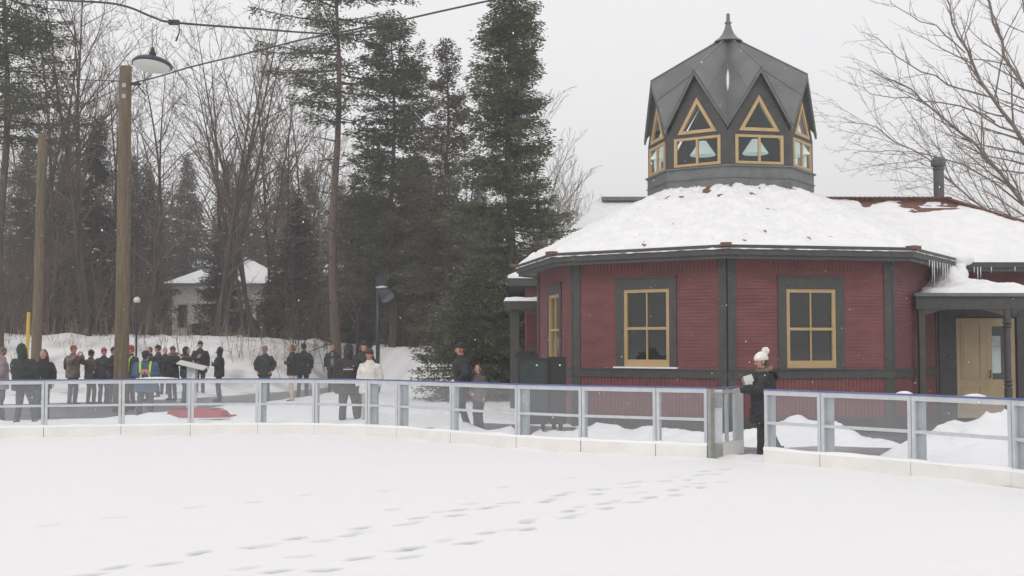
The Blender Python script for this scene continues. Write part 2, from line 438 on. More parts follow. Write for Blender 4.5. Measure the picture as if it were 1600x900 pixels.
def rect(k, x0, y0, x1, y1, ap=AW):
    a = face_uv(k, ap, x0, (y0 + y1) / 2)[0]; b = face_uv(k, ap, x1, (y0 + y1) / 2)[0]; xm = (x0 + x1) / 2
    return (a, b, face_uv(k, ap, xm, y1)[1], face_uv(k, ap, xm, y0)[1])
wins[0] = (rect(0, 963, 435, 1058, 575), rect(0, 976, 452, 1047, 573))
wins[-1] = (rect(-1, 1215, 434, 1318, 577), rect(-1, 1228, 452, 1305, 575))
w0 = wins[0]
wins[1] = ((.0 + w0[0][0] - (w0[0][0] + w0[0][1]) / 2, -(w0[0][0] - (w0[0][0] + w0[0][1]) / 2), w0[0][2], w0[0][3]),
           (w0[1][0] - (w0[1][0] + w0[1][1]) / 2, -(w0[1][0] - (w0[1][0] + w0[1][1]) / 2), w0[1][2], w0[1][3]))
wall = MB(); boards = MB(); trim = MB()
for k in range(-4, 4):
    holes = [wins[k][1]] if k in wins else []
    # backing wall around the opening
    zs = [0.0] + ([holes[0][2], holes[0][3]] if holes else []) + [3.62]
    for a, b in zip(zs, zs[1:]):
        for (p, q) in sub_spans(-HW + .03, HW - .03, holes, a, b): bx(wall, k, AW, p, q, a, b, -.14, 0)
    hol2 = [wins[k][0]] if k in wins else []
    z = 1.27; pt = .070
    while z < 3.36 - .01:
        z1 = min(z + pt, 3.36)
        for (p, q) in sub_spans(-HW + .1, HW - .1, hol2, z + .001, z1):
            n, uu = ff(k)
            v = [fp(k, AW, p, z, .020), fp(k, AW, q, z, .020), fp(k, AW, q, z1, .006), fp(k, AW, p, z1, .006), fp(k, AW, p, z, .001), fp(k, AW, q, z, .001)]
            boards.add(v, [(0, 1, 2, 3), (4, 5, 1, 0)])
        z = z1
    u = -HW + .1
    while u < HW - .1:
        u1 = min(u + .085, HW - .1)
        bx(boards, k, AW, u, u1 - .008, .29, 1.12, .001, .014); bx(boards, k, AW, u, u1 - .008, 3.36, 3.62, .001, .014)
        u = u1
    # trim: belt, base, frieze
    for z0, z1, d in ((1.11, 1.28, .05), (0.0, .30, .05), ): bx(trim, k, AW, -HW - .01, HW + .01, z0, z1, .002, d)
    bx(trim, k, AW, -HW, HW, 1.275, 1.30, .003, .068)
    bx(trim, k, AW, -HW, -HW + .175, .302, 3.60, .003, .036 + .01 * (k % 2)); bx(trim, k, AW, HW - .175, HW, .303, 3.60, .003, .036 + .01 * ((k + 1) % 2))
wall.build('wall', M['red'], pav); boards.build('wall_boards', M['red'], pav); trim.build('wall_trim', M['trim'], pav)
for k, (fo, so_) in wins.items():
    a, b, c, d = fo; e, f, g, h = so_
    fr = MB()
    bx(fr, k, AW, a, e, c + .003, d, .003, .045); bx(fr, k, AW, f, b, c + .003, d, .003, .045)
    bx(fr, k, AW, e + .001, f - .001, h, d, .003, .047); bx(fr, k, AW, a - .02, b + .02, d, d + .035, .002, .075)
    fo_ = fr.build('window', M['trim'], pav)
    s = MB()
    w_ = .075; bot = .15; mid = (g + h) / 2 - .01
    bx(s, k, AW, e, e + w_, g, h, -.06, .03); bx(s, k, AW, f - w_, f, g, h, -.06, .03)
    bx(s, k, AW, e + w_, f - w_, h - .07, h, -.06, .028); bx(s, k, AW, e + w_, f - w_, g, g + bot, -.06, .028)
    bx(s, k, AW, e + w_, f - w_, mid - .028, mid + .028, -.06, .026)
    um = (e + f) / 2
    bx(s, k, AW, um - .013, um + .013, g + bot, h - .07, -.045, .014)
    s.build('sash', M['cream'], fo_)
    gl = MB(); bx(gl, k, AW, e + w_, f - w_, g + bot, h - .07, -.03, -.022); gl.build('pane', M['winglass'], fo_)
    si = MB(); bx(si, k, AW, a - .03, b + .03, g - .035, g - .002, -.02, .10); si.build('sill', M['roofsnow' if k == 0 else 'trim'], fo_)
# roof shell: fascia, soffit, sloping deck
SL = (5.44 - ZE) / (RE - RC)
roof = MB(); fas = MB(); sof = MB()
for k in range(-4, 4):
    a0, b0 = corner(k, RE, ZE), corner(k + 1, RE, ZE)
    a1, b1 = corner(k, RC, 5.44), corner(k + 1, RC, 5.44)
    dn = Vector((0, 0, -.06))
    roof.hexa([a0 + dn, b0 + dn, b1 + dn, a1 + dn, a0, b0, b1, a1])
    def ring(r0, r1, z0, z1, m):
        m.hexa([corner(k, r1, z0), corner(k + 1, r1, z0), corner(k + 1, r0, z0), corner(k, r0, z0), corner(k, r1, z1), corner(k + 1, r1, z1), corner(k + 1, r0, z1), corner(k, r0, z1)])
    ring(RE - .05, RE + .002, 3.60, 3.775, fas); ring(RE - .12, RE - .052, 3.52, 3.70, fas)
    ring(RE - .002, RE + .035, 3.735, 3.80, fas)
    sof.hexa([corner(k, RE - .12, 3.545), corner(k + 1, RE - .12, 3.545), corner(k + 1, RW - .03, 3.62), corner(k, RW - .03, 3.62), corner(k, RE - .12, 3.565), corner(k + 1, RE - .12, 3.565), corner(k + 1, RW - .03, 3.64), corner(k, RW - .03, 3.64)])
    cc = corner(k, RE + .01, ZE + .02); roof.box(cc, (.22, .22, .07), Matrix.Rotation(-R(180 + 45 * k), 3, 'Z'))
roof.build('roof', M['cedar'], pav); fas.build('fascia', M['trim'], pav); sof.build('soffit', M['soffit'], pav)
# snow on the octagon roof
def roof_snow():
    NA, NR = 640, 90; mb = MB(); V = []
    for j in range(NR + 1):
        for i in range(NA):
            a = 2 * math.pi * i / NA; am = (a % R(45)); ap = C8 / math.cos(am - R(22.5))  # octagon radius factor for unit circumradius
            ed = .02 * noise.noise(Vector((a * 9, 1, 0))) + .03 * noise.noise(Vector((a * 30, 2, 0)))
            top = 1.99 + .10 * noise.noise(Vector((a * 3, 5, 0))) + .05 * noise.noise(Vector((a * 14, 6, 0)))
            rr = (top + (RE + .03 + ed - top) * j / NR)
            r = rr * ap; t = math.pi + a
            x, y = r * math.sin(t), r * math.cos(t)
            base = ZE + (RE - rr) * SL
            th = .085 + .05 * fbm(x * .9, y * .9, 3, 3) + .03 * fbm(x * 3, y * 3, 4, 3) + .03 * fbm(x * 8, y * 8, 6, 2)
            dent = fbm(x * 3.2, y * 3.2, 21, 2)
            if dent > .18: th -= min(.05, (dent - .18) * .5)
            pit = noise.noise(Vector((x * 6.5, y * 6.5, 77)))
            if pit > .35: th -= (pit - .35) * .12
            th += .016 * noise.noise(Vector((a * 22, math.floor(rr * 9) * 2.3, 5))) * (1 - sstep(3.2, 5.2, rr))
            # bare shingle showing near the cupola and along hips
            q = fbm(x * 1.3, y * 6 + z_off(rr), 8, 3)
            topd = 1 - sstep(2.0, 3.1, rr)
            th -= topd * (.045 + .11 * max(0, q + .1))
            if rr < 2.05: th -= .03
            e = sstep(RE + .06, RE - .10, rr); 
            th = th * (.25 + .75 * (1 - sstep(RE - .25, RE + .05, rr)))
            th = max(th, -.02)
            if j == NR: th = -.05
            V.append((x, y, base + th))
    mb.v = V
    mb.f = [(j * NA + i, j * NA + (i + 1) % NA, (j + 1) * NA + (i + 1) % NA, (j + 1) * NA + i) for j in range(NR) for i in range(NA)]
    mb.f = [tuple(reversed(q)) for q in mb.f]
    return mb.build('roof_snow', M['roofsnow'], pav, smooth=True)
def z_off(r): return math.floor(r * 7) * .37
roof_snow()
# interior floor and ceiling drum
it = MB(); it.add([corner(k, RW - .2, .03) for k in range(-4, 4)], [tuple(range(8))])
for k in range(-4, 4):
    it.hexa([corner(k, RW - .16, 3.62), corner(k + 1, RW - .16, 3.62), corner(k + 1, RC, 3.62), corner(k, RC, 3.62), corner(k, RW - .16, 3.66), corner(k + 1, RW - .16, 3.66), corner(k + 1, RC, 3.66), corner(k, RC, 3.66)])
it.build('interior_lining', M['inside'], pav)

# ---- cupola
AC, HC = RC * C8, RC * S8
sk = MB()
for k in range(-4, 4):
    for r0, r1, z0, z1 in ((RC - .05, RC + .02, 5.25, ZC), (RC - .05, RC + .075, ZC, ZC + .035), (RC - .05, RC + .05, 5.62, 5.64)):
        sk.hexa([corner(k, r1, z0), corner(k + 1, r1, z0), corner(k + 1, r0, z0), corner(k, r0, z0), corner(k, r1, z1), corner(k + 1, r1, z1), corner(k + 1, r0, z1), corner(k, r0, z1)])

cw = MB(); ZV = 6.96; ZP = 8.17; ZA = 9.40; OV = .17
rw = rect(0, 1055.5, 213, 1127.5, 262, AC); rw2 = rect(-1, 1146, 212, 1221.5, 261, AC)
hw = (rw[1] - rw[0] + rw2[1] - rw2[0]) / 4 ; wz0 = (rw[2] + rw2[2]) / 2; wz1 = (rw[3] + rw2[3]) / 2
tb = face_uv(0, AC, 1092, 208)[1]; tt = face_uv(0, AC, 1091, 152)[1]; th_ = (face_uv(0, AC, 1122, 205)[0] - face_uv(0, AC, 1061, 210)[0]) / 2
wz0 = max(wz0, ZC + .06)
GLAZED = (-3, -2, -1, 0, 1, 2)
wf = MB()
for k in range(-4, 4):
    peakz = ZP - .06
    # wall skin as a polygon fan with two holes, built of pieces
    def P(u, z, d): return fp(k, AC, u, z, d)
    def pc(poly):  # polygon in (u,z)
        cw.prism([P(u, z, -.08) for u, z in poly], ff(k)[0] * .08)
    hx = HC - .003
    if k in GLAZED:
        pc([(-hx, ZC), (hx, ZC), (hx, wz0), (-hx, wz0)])
        pc([(-hx, wz0), (-hw, wz0), (-hw, wz1), (-hx, wz1)]); pc([(hw, wz0), (hx, wz0), (hx, wz1), (hw, wz1)])
        pc([(-hx, wz1), (hx, wz1), (hx, tb), (-hx, tb)])
        xe = hx * (peakz - tb) / (peakz - ZV + .0) if tb > ZV else hx
        pc([(-xe, tb), (-th_, tb), (0, tt), (0, peakz)]); pc([(th_, tb), (xe, tb), (0, peakz), (0, tt)])
    else:
        pc([(-hx, ZC), (hx, ZC), (hx, tb), (-hx, tb)]); pc([(-hx, tb), (hx, tb), (0, peakz)])  # unseen back faces closed solid, added so the lantern stays dark inside
cupw = cw.build('cupola', M['trim'], pav)
sk.build('flashing_skirt', M['flash'], cupw)
for k in range(-4, 4):
    if k not in GLAZED: continue
    s = MB(); t = .052
    bx(s, k, AC, -hw, -hw + t * 1.35, wz0, wz1, -.03, .03); bx(s, k, AC, hw - t * 1.35, hw, wz0, wz1, -.03, .03)
    bx(s, k, AC, -hw + t * 1.35, hw - t * 1.35, wz0, wz0 + t * 1.2, -.03, .028); bx(s, k, AC, -hw + t * 1.35, hw - t * 1.35, wz1 - t * 1.1, wz1, -.03, .028)
    bx(s, k, AC, -.028, .028, wz0 + t, wz1 - t, -.025, .026)
    so1 = s.build('window_frame', M['cream'], cupw)
    g_ = MB(); bx(g_, k, AC, -hw + .03, hw - .03, wz0 + .03, wz1 - .03, -.012, -.006); g_.build('window_pane', M['cupglass'], cupw)
    s = MB()
    inn = .068; sc_ = 1 - inn * 2.5 / (th_ * 1.0)
    zc_ = tb + (tt - tb) * .333
    O = [(-th_, tb), (th_, tb), (0, tt)]; I = [(u * (1 - .27), zc_ + (z - zc_) * (1 - .27)) for u, z in O]
    for q in range(3):
        r_ = (q + 1) % 3
        s.prism([fp(k, AC, O[q][0], O[q][1], -.03), fp(k, AC, O[r_][0], O[r_][1], -.03), fp(k, AC, I[r_][0], I[r_][1], -.03), fp(k, AC, I[q][0], I[q][1], -.03)], ff(k)[0] * .06)
    s.build('gable_window_frame', M['cream'], cupw)
    g_ = MB(); g_.prism([fp(k, AC, u * .97, z, -.012) for u, z in I], ff(k)[0] * .006); g_.build('gable_pane', M['cupglass'], cupw)
# folded star roof
fr = MB(); barge = MB(); seam = MB()
apex = Vector((0, 0, ZA))
def up(v, d): return v + Vector((0, 0, d))
for k in range(-4, 4):
    pk = fp(k, AC, 0, ZP, OV)
    for s_, kk in ((-1, k + 1), (1, k)):
        # corner k is on which side? use geometry
        cn = corner(kk, RC + .10, ZV - .10)
        tri = [up(apex, 0), pk, cn]
        low = [up(q, -.05) for q in tri]
        fr.add(low + tri, [(0, 1, 2), (5, 4, 3), (0, 3, 4, 1), (1, 4, 5, 2), (2, 5, 3, 0)])
        # barge board along the gable edge
        n, uu = ff(k); dirv = (cn - pk).normalized()
        a = pk; b = cn
        h1 = Vector((0, 0, -.125))
        inw = -n * .05
        barge.hexa([a + h1, b + h1 * .8, b + h1 * .8 + inw, a + h1 + inw, up(a, .012), up(b, .012), up(b, .012) + inw, up(a, .012) + inw])
        # seam parallel to the ridge
        for f_ in (.42,):
            p0 = pk.lerp(cn, f_); p1 = apex.lerp(cn, f_ * .62)
            seam.tube([up(p0, .008), up(p1, .008)], .011, 4)
    seam.tube([up(pk, .01), up(apex, .01)], .02, 5)
    seam.tube([up(corner(k, RC + .10, ZV - .10), .008), up(apex, .008)], .014, 4)
croof = fr.build('cupola_roof', M['roofmetal'], pav)
barge.build('barge_board', M['flash'], croof); seam.build('roof_seam', M['roofmetal'], croof)
fin = MB(); zf = ZA - .17
fin.lathe([(.36, zf), (.34, zf + .03), (.24, zf + .10), (.155, zf + .20), (.095, zf + .33), (.062, zf + .46), (.085, zf + .475), (.085, zf + .50), (.05, zf + .52), (.045, zf + .56), (.045, zf + .70), (.03, zf + .72)], 20)
fin.build('finial', M['roofmetal'], croof, smooth=False)
vs = MB(); p0 = corner(0, .9, ZA - (ZA - ZV + .1) * .42); 
cn0 = corner(0, RC + .10, ZV - .10)
pts = [apex.lerp(cn0, f_) + Vector((0, -.02, .02)) for f_ in (.42, .48, .54, .60, .66)]
vs.tube(pts, [.006, .03, .035, .03, .006], 6); vs.build('snow_sliver', M['snow'], croof)
# pendant shades inside the lantern
for (dx, dy) in ((-.62, -.55), (.62, -.55), (-1.62, -.1), (1.62, -.1)):
    wpos = PM @ Vector((dx, dy, 0)); t = thing('pendant_lamp', ('white cone lampshade hanging inside the cupola, seen through its ' + {(-.62, -.55): 'front left window', (.62, -.55): 'front right window', (-1.62, -.1): 'narrow left side window', (1.62, -.1): 'narrow right side window'}[(dx, dy)]), 'lamp', (wpos.x, wpos.y, 6.36), PR, 'white lampshades in the cupola')
    m = MB(); m.lathe([(.30, 0), (.305, .02), (.10, .33), (.085, .35)], 20); m.build('lamp_shade', M['lampshade'], t, smooth=False)
    m = MB(); m.tube([(0, 0, .34), (0, 0, 1.9)], .01, 5); m.build('cord', M['cable'], t)

# ---- right wing (world axes)
wg = MB()
wx0, wx1, wy0, wy1 = 9.6, 14.0, 27.7, 33.0
for (a, b, c, d, e, f) in ((9.93, 10.50, 27.70, 27.84, 0, 3.62), (11.93, wx1, 27.70, 27.84, 0, 3.62), (10.50, 11.93, 27.70, 27.84, 2.46, 3.62), (wx1 - .14, wx1, 27.84, wy1, 0, 3.62), (9.0, 13.25, wy1, wy1 + .14, 0, 3.62), (13.85, wx1, wy1, wy1 + .14, 0, 3.62), (13.25, 13.85, wy1, wy1 + .14, 0, 1.0), (13.25, 13.85, wy1, wy1 + .14, 2.05, 3.62)):
    wg.box(((a + b) / 2, (c + d) / 2, (e + f) / 2), (b - a, d - c, f - e))
wg.build('wing_wall', M['red'], pav, world=True)
wb = MB(); z = 1.3
while z < 3.5:
    for a, b in ((12.1, wx1),) + (((10.0, 12.1),) if z > 2.95 else ()):
        wb.add([(a, 27.678, z), (b, 27.678, z), (b, 27.694, z + .078), (a, 27.694, z + .078)], [(0, 1, 2, 3)])
    z += .078
wb.build('wing_boards', M['red'], pav, world=True)
wt = MB()
wt.box((10.30, 27.66, 1.32), (.40, .08, 2.64)); wt.box((12.05, 27.66, 1.32), (.22, .08, 2.64)); wt.box((11.22, 27.66, 2.56), (1.44, .075, .2))
wt.box((12.9, 27.66, 1.2), (1.5, .05, .16)); wt.box((13.9, 27.65, 1.8), (.2, .08, 3.6))
wt.build('wing_trim', M['trim'], pav, world=True)
RX0, RX1 = 7.2, 11.35; RYm, RZ = 30.3, 5.56; EX1 = 14.6; EY0, EY1 = 27.1, 33.5; EXL = 9.0
wr = MB()
A = Vector((10.35, EY0, ZE)); B = Vector((EX1, EY0, ZE)); Cc = Vector((EX1, EY1, ZE)); D = Vector((6.0, EY1, ZE)); r0 = Vector((RX0, RYm, RZ)); r1 = Vector((RX1, RYm, RZ)); A0 = Vector((8.2, EY0, ZE))
dn = Vector((0, 0, -.06))
wr.add([A0, B, r1, r0], [(0, 1, 2, 3)]); wr.add([B, Cc, r1], [(0, 1, 2)]); wr.add([Cc, D, r0, r1], [(0, 1, 2, 3)])
wr.tube([r0 + Vector((0, 0, .02)), r1 + Vector((0, 0, .02))], .075, 6); wr.tube([r1 + Vector((0, 0, .02)), B + Vector((0, 0, .02))], .07, 6)
for q in range(34):   # ridge cap shingles
    p = r0.lerp(r1, q / 33); wr.box(p + Vector((0, -.03, .06)), (.14, .26, .035), Matrix.Rotation(.15, 3, 'Y'))
for q in range(34):
    p = r1.lerp(B, q / 33); wr.box(p + Vector((0, 0, .06)), (.14, .22, .035), Matrix.Rotation(R(-45), 3, 'Z') @ Matrix.Rotation(.15, 3, 'Y'))
wr.build('wing_roof', M['cedar'], pav, world=True)
wfs = MB(); wfs.box(((10.45 + EX1) / 2, EY0 + .02, 3.69), (EX1 - 10.45, .05, .18)); wfs.box(((10.5 + EX1) / 2, EY0 + .09, 3.60), (EX1 - 10.5, .07, .18)); wfs.box((EX1 - .02, 30.3, 3.69), (.05, 6.4, .18))
wfs.box((12.5, 27.45, 3.56), (4.1, .55, .02)); wfs.build('wing_fascia', M['trim'], pav, world=True)
def wing_snow():
    mb = MB(); NX, NY = 150, 60
    for j in range(NY + 1):
        t = j / NY; y = EY0 - .04 + (RYm - EY0 + .04) * t
        xl = 9.0 - 0 * t; xr = EX1 + .04 - (EX1 + .04 - RX1) * t
        xl = max(7.6, 10.3 - 3.0 * t) 
        for i in range(NX + 1):
            x = xl + (xr - xl) * i / NX
            base = ZE + (y - EY0) * (RZ - ZE) / (RYm - EY0)
            th = .09 + .04 * fbm(x, y, 31, 3) + .025 * fbm(x * 3, y * 5, 33, 3)
            st = noise.noise(Vector((x * .9, math.floor(y * 5) * 1.7, 3))) * .1
            th += .8 * st * sstep(.45, .95, t) - (.085 + .05 * noise.noise(Vector((x * 1.1, 3, 9)))) * sstep(.62, .98, t) * (1 if x > 9 else .4) - max(0, noise.noise(Vector((x * .7, math.floor(y * 6) * 2.1, 13))) - .1) * .22 * sstep(.35, .8, t)
            if j == NY: th = -.03
            if j == 0: th = -.04
            if i == NX: th = -.03
            th *= 1 if i < NX - 4 else .6
            mb.v.append((x, y, base + th))
    mb.f = [(j * (NX + 1) + i, j * (NX + 1) + i + 1, (j + 1) * (NX + 1) + i + 1, (j + 1) * (NX + 1) + i) for j in range(NY) for i in range(NX)]
    # right-hand slope
    mb.add([B + Vector((.05, 0, .05)), Cc + Vector((.05, 0, .05)), r1 + Vector((.1, 0, .06))], [(0, 1, 2)])
    mb.build('wing_snow', M['roofsnow'], pav, world=True, smooth=True)
wing_snow()
ch = MB(); cx, cy = at(1467, 300, 31.0).x, 31.0
ch.lathe([(.135, 5.0), (.135, 6.45), (.15, 6.46), (.15, 6.50), (.135, 6.51), (.135, 6.56), (.19, 6.565), (.20, 6.62), (.19, 6.72), (.14, 6.79), (.10, 6.80)], 18, (cx, cy, 0))
ch.build('chimney_pipe', mat('sooty_pipe', (.075, .08, .08), .5, (.10, .105, .105), 5), pav, world=True, smooth=False)
# double door
dr = MB(); y0 = 27.70
def db(x0, x1, z0, z1, ya, yb, m=dr): m.box(((x0 + x1) / 2, (ya + yb) / 2, (z0 + z1) / 2), (x1 - x0, yb - ya, z1 - z0))
dx0, dxm, dx1 = 10.52, 11.24, 11.90
db(dx0, dxm - .003, .08, 2.43, 27.66, 27.72)
for (a, b, c, d) in ((dx0 + .10, dxm - .15, .98, 2.30), (dx0 + .10, dxm - .15, .22, .82)):
    db(a, a + .02, c, d, 27.645, 27.659); db(b - .02, b, c, d, 27.645, 27.659); db(a + .02, b - .02, c, c + .02, 27.645, 27.659); db(a + .02, b - .02, d - .02, d, 27.645, 27.659)
    db(a + .06, b - .06, c + .06, d - .06, 27.65, 27.6595)
db(dxm, dxm + .12, .08, 2.43, 27.66, 27.72); db(dx1 - .12, dx1, .08, 2.43, 27.66, 27.72); db(dxm + .12, dx1 - .12, 2.24, 2.43, 27.66, 27.72); db(dxm + .12, dx1 - .12, .08, .98, 27.66, 27.72)
door = dr.build('double_door', M['doorcream'], pav, world=True)
g_ = MB(); g_.box(((dxm + dx1) / 2, 27.69, 1.61), (.44, .008, 1.27)); g2 = g_.build('door_pane', M['winglass'], door); g2.data.transform(PMi)
hh = MB(); hh.tube([(dxm + .05, 27.60, 1.02), (dxm + .05, 27.60, 1.2)], .014, 8); hh.box((dxm + .05, 27.63, 1.04), (.03, .06, .02)); hh.box((dxm + .05, 27.63, 1.18), (.03, .06, .02)); h2 = hh.build('door_handle', M['black'], door); h2.data.transform(PMi)
# porch over the door
pr = MB(); PYF = 25.5; PX0, PX1 = 8.80, 11.75
pr.hexa([Vector(p) for p in ((PX0, PYF, 2.86), (PX1, PYF, 2.86), (PX1, 27.6, 3.14), (PX0 + 1.1, 27.6, 3.14), (PX0, PYF, 2.93), (PX1, PYF, 2.93), (PX1, 27.6, 3.22), (PX0 + 1.1, 27.6, 3.22))])
pr.build('porch_roof', M['flash'], pav, world=True)
pb = MB(); db(PX0 + .06, PX1 - .05, 2.58, 2.858, PYF + .08, PYF + .22, pb)
# arched brackets under the beam
for (xa, xb) in ((9.0, 10.78), (10.96, PX1 - .08)):
    pp = []
    for q in range(13):
        u = q / 12; pp.append((xa + (xb - xa) * u, 2.585 - .16 * (abs(2 * u - 1) ** 2.6)))
    poly = [Vector((x, PYF + .10, z)) for x, z in pp]; topl = [Vector((xb, PYF + .10, 2.60)), Vector((xa, PYF + .10, 2.60))]
    for q in range(12):
        pb.prism([poly[q], poly[q + 1], Vector((poly[q + 1].x, PYF + .10, 2.60)), Vector((poly[q].x, PYF + .10, 2.60))], (0, .09, 0))
db(PX1 - .2, PX1 - .06, 2.6, 2.84, PYF + .22, 27.6, pb)
pb.build('porch_beam', M['trim'], pav, world=True)
ps = MB()
def turned_post(mb, x, y, r=.085):
    mb.lathe([(r, 0.0), (r, .85), (r * .7, .88), (r * 1.15, .93), (r * .75, .97), (r * 1.15, 1.01), (r * .8, 1.05), (r * .82, 1.6), (r * .92, 1.65), (r * .82, 1.7), (r * .8, 2.16), (r * 1.2, 2.2), (r * .75, 2.24), (r * 1.2, 2.28), (r * .9, 2.33), (r, 2.36), (r, 2.6)], 16, (x, y, 0))
turned_post(ps, 10.87, PYF + .14); ps.build('porch_post', M['trim'], pav, world=True, smooth=False)
ps = MB(); ps.box((9.0, PYF + .19, 1.3), (.13, .13, 2.6)); ps.build('porch_post', M['trim'], pav, world=True)
def porch_snow():
    mb = MB(); NX, NY = 110, 50
    for j in range(NY + 1):
        t = j / NY
        for i in range(NX + 1):
            u = i / NX; x = PX0 + .12 + (PX1 - PX0 - .1) * u + 0; y = PYF + .03 + 2.0 * t
            if t > .05: x = max(x, PX0 + .12 + t * .9)
            base = 2.93 + .14 * t
            hump = .50 * math.exp(-((x - 9.98) / .34) ** 2) * sstep(.1, .8, t) + .17 * math.exp(-((x - 10.6) / 1.0) ** 2) + .06
            th = hump * (1 + .25 * fbm(x * 2, y * 2, 41, 3)) * sstep(0, .10, t) * sstep(0, .12, u) + .02 * fbm(x * 6, y * 6, 42, 2)
            if j == 0 or i == 0 or i == NX: th = -.01
            mb.v.append((x, y, base + max(th, -.01)))
    mb.f = [(j * (NX + 1) + i, j * (NX + 1) + i + 1, (j + 1) * (NX + 1) + i + 1, (j + 1) * (NX + 1) + i) for j in range(NY) for i in range(NX)]
    mb.build('porch_snow', M['roofsnow'], pav, world=True, smooth=True)
porch_snow()
# snow plug in the valley between octagon eave and wing eave
mb = MB(); 
for (x, y, z, a, b, c) in ((10.42, 27.05, 3.80, .30, .30, .16), (10.35, 27.0, 3.62, .16, .18, .22), (10.36, 26.95, 3.42, .18, .2, .2), (10.22, 26.9, 3.3, .3, .3, .18)):
    mb.ell((x, y, z), (a, b, c), 16, 10)
mb.v = [(x + .03 * noise.noise(Vector((x * 6, y * 6, z * 6))), y, z + .04 * noise.noise(Vector((x * 5, y * 5, z * 5)))) for x, y, z in mb.v]
mb.build('valley_snow', M['roofsnow'], pav, world=True, smooth=True)
# icicles
rnd = random.Random(9)
def icicle(px, Y, z, L):
    q = at(px, 400, Y); m = MB(); m.tube([(q.x, Y, z), (q.x + .003, Y, z - L * .5), (q.x, Y, z - L)], [.016, .010, .002], 6)
    m.build('icicle', M['ice'], pav, world=True, smooth=True)
ea, eb = PM @ corner(-1, RE + .01), PM @ corner(-2, RE + .01)
for f_, L in ((.30, .18), (.36, .46), (.40, .62), (.46, .28), (.52, .2), (.58, .40), (.63, .52), (.68, .3), (.74, .42), (.80, .36), (.86, .3)):
    q = ea.lerp(eb, f_); m = MB(); m.tube([(q.x, q.y, 3.62), (q.x, q.y, 3.62 - L * .5), (q.x, q.y, 3.62 - L)], [.016, .010, .002], 6)
    m.build('icicle', M['ice'], pav, world=True, smooth=True)
for x_, L in ((10.75, .16), (10.83, .42), (10.9, .3), (11.15, .14), (11.7, .12)):
    m = MB(); m.tube([(x_, EY0, 3.61), (x_, EY0, 3.61 - L * .5), (x_, EY0, 3.61 - L)], [.014, .009, .002], 6); m.build('icicle', M['ice'], pav, world=True, smooth=True)
# left porch and left wing behind
lp = MB(); lp.box((1.1, 31.6, 2.84), (2.6, 1.9, .22)); lp.box((.07, 30.95, 1.37), (.24, .24, 2.74)); lp.box((1.0, 30.95, 1.37), (.2, .2, 2.74)); lp.build('side_porch', M['trim'], pav, world=True)
ls = MB(); 
NX, NY = 40, 20
for j in range(NY + 1):
    for i in range(NX + 1):
        x = -.22 + 2.6 * i / NX; y = 30.62 + 1.9 * j / NY; e = min(i, NX - i, j, NY - j)
        ls.v.append((x, y, 2.948 + (0 if e == 0 else .10 + .04 * fbm(x * 2, y * 2, 51, 3) + .05 * sstep(0, 1, i / NX))))
ls.f = [(j * (NX + 1) + i, j * (NX + 1) + i + 1, (j + 1) * (NX + 1) + i + 1, (j + 1) * (NX + 1) + i) for j in range(NY) for i in range(NX)]
ls.build('side_porch_snow', M['roofsnow'], pav, world=True, smooth=True)
lw = MB(); lw.box((2.6, 35.5, 1.75), (4.4, 5.0, 3.5)); lw.build('side_wing_wall', M['red'], pav, world=True)
lw = MB(); lw.box((2.6, 35.4, 3.55), (5.4, 5.6, .2)); lw.build('side_wing_fascia', M['trim'], pav, world=True)
lw = MB(); lw.add([(-.12, 32.55, 3.66), (5.3, 32.55, 3.66), (5.3, 38.2, 3.66), (-.12, 38.2, 3.66), (2.2, 35.3, 4.9), (5.3, 35.3, 4.9), (-.12, 32.55, 3.74), (5.3, 32.55, 3.74), (5.3, 38.2, 3.74), (-.12, 38.2, 3.74)], [(0, 1, 7, 6), (0, 6, 9, 3), (6, 7, 5, 4), (6, 4, 9), (9, 4, 5, 8)]); lw.build('side_wing_snow', M['roofsnow'], pav, world=True)

# ---- big hall behind
hall = thing('hall', 'long hall behind the octagonal pavilion, only its snow-covered hip roof showing', 'building', (8, 44, 0))
m = MB(); m.box((8, 44.5, 2.5), (13, 8.5, 5.0)); m.build('wall', M['tan'], hall, world=True)
E0 = [Vector(p) for p in ((1.15, 40.0, 5.05), (15.5, 40.0, 5.05), (15.5, 49.5, 5.05), (1.15, 49.5, 5.05))]; rl, rr = Vector((3.45, 45, 7.38)), Vector((13.2, 45, 7.42))
m = MB(); m.add(E0 + [rl, rr], [(0, 1, 5, 4), (1, 2, 5), (2, 3, 4, 5), (3, 0, 4), (3, 2, 1, 0)]); rf = m.build('roof', M['roofsnow'], hall, world=True)
m = MB(); m.box(((rl + rr) / 2) + Vector((0, -.1, .02)), (9.7, .5, .14)); o = m.build('ridge_cap', M['flash'], hall, world=True)
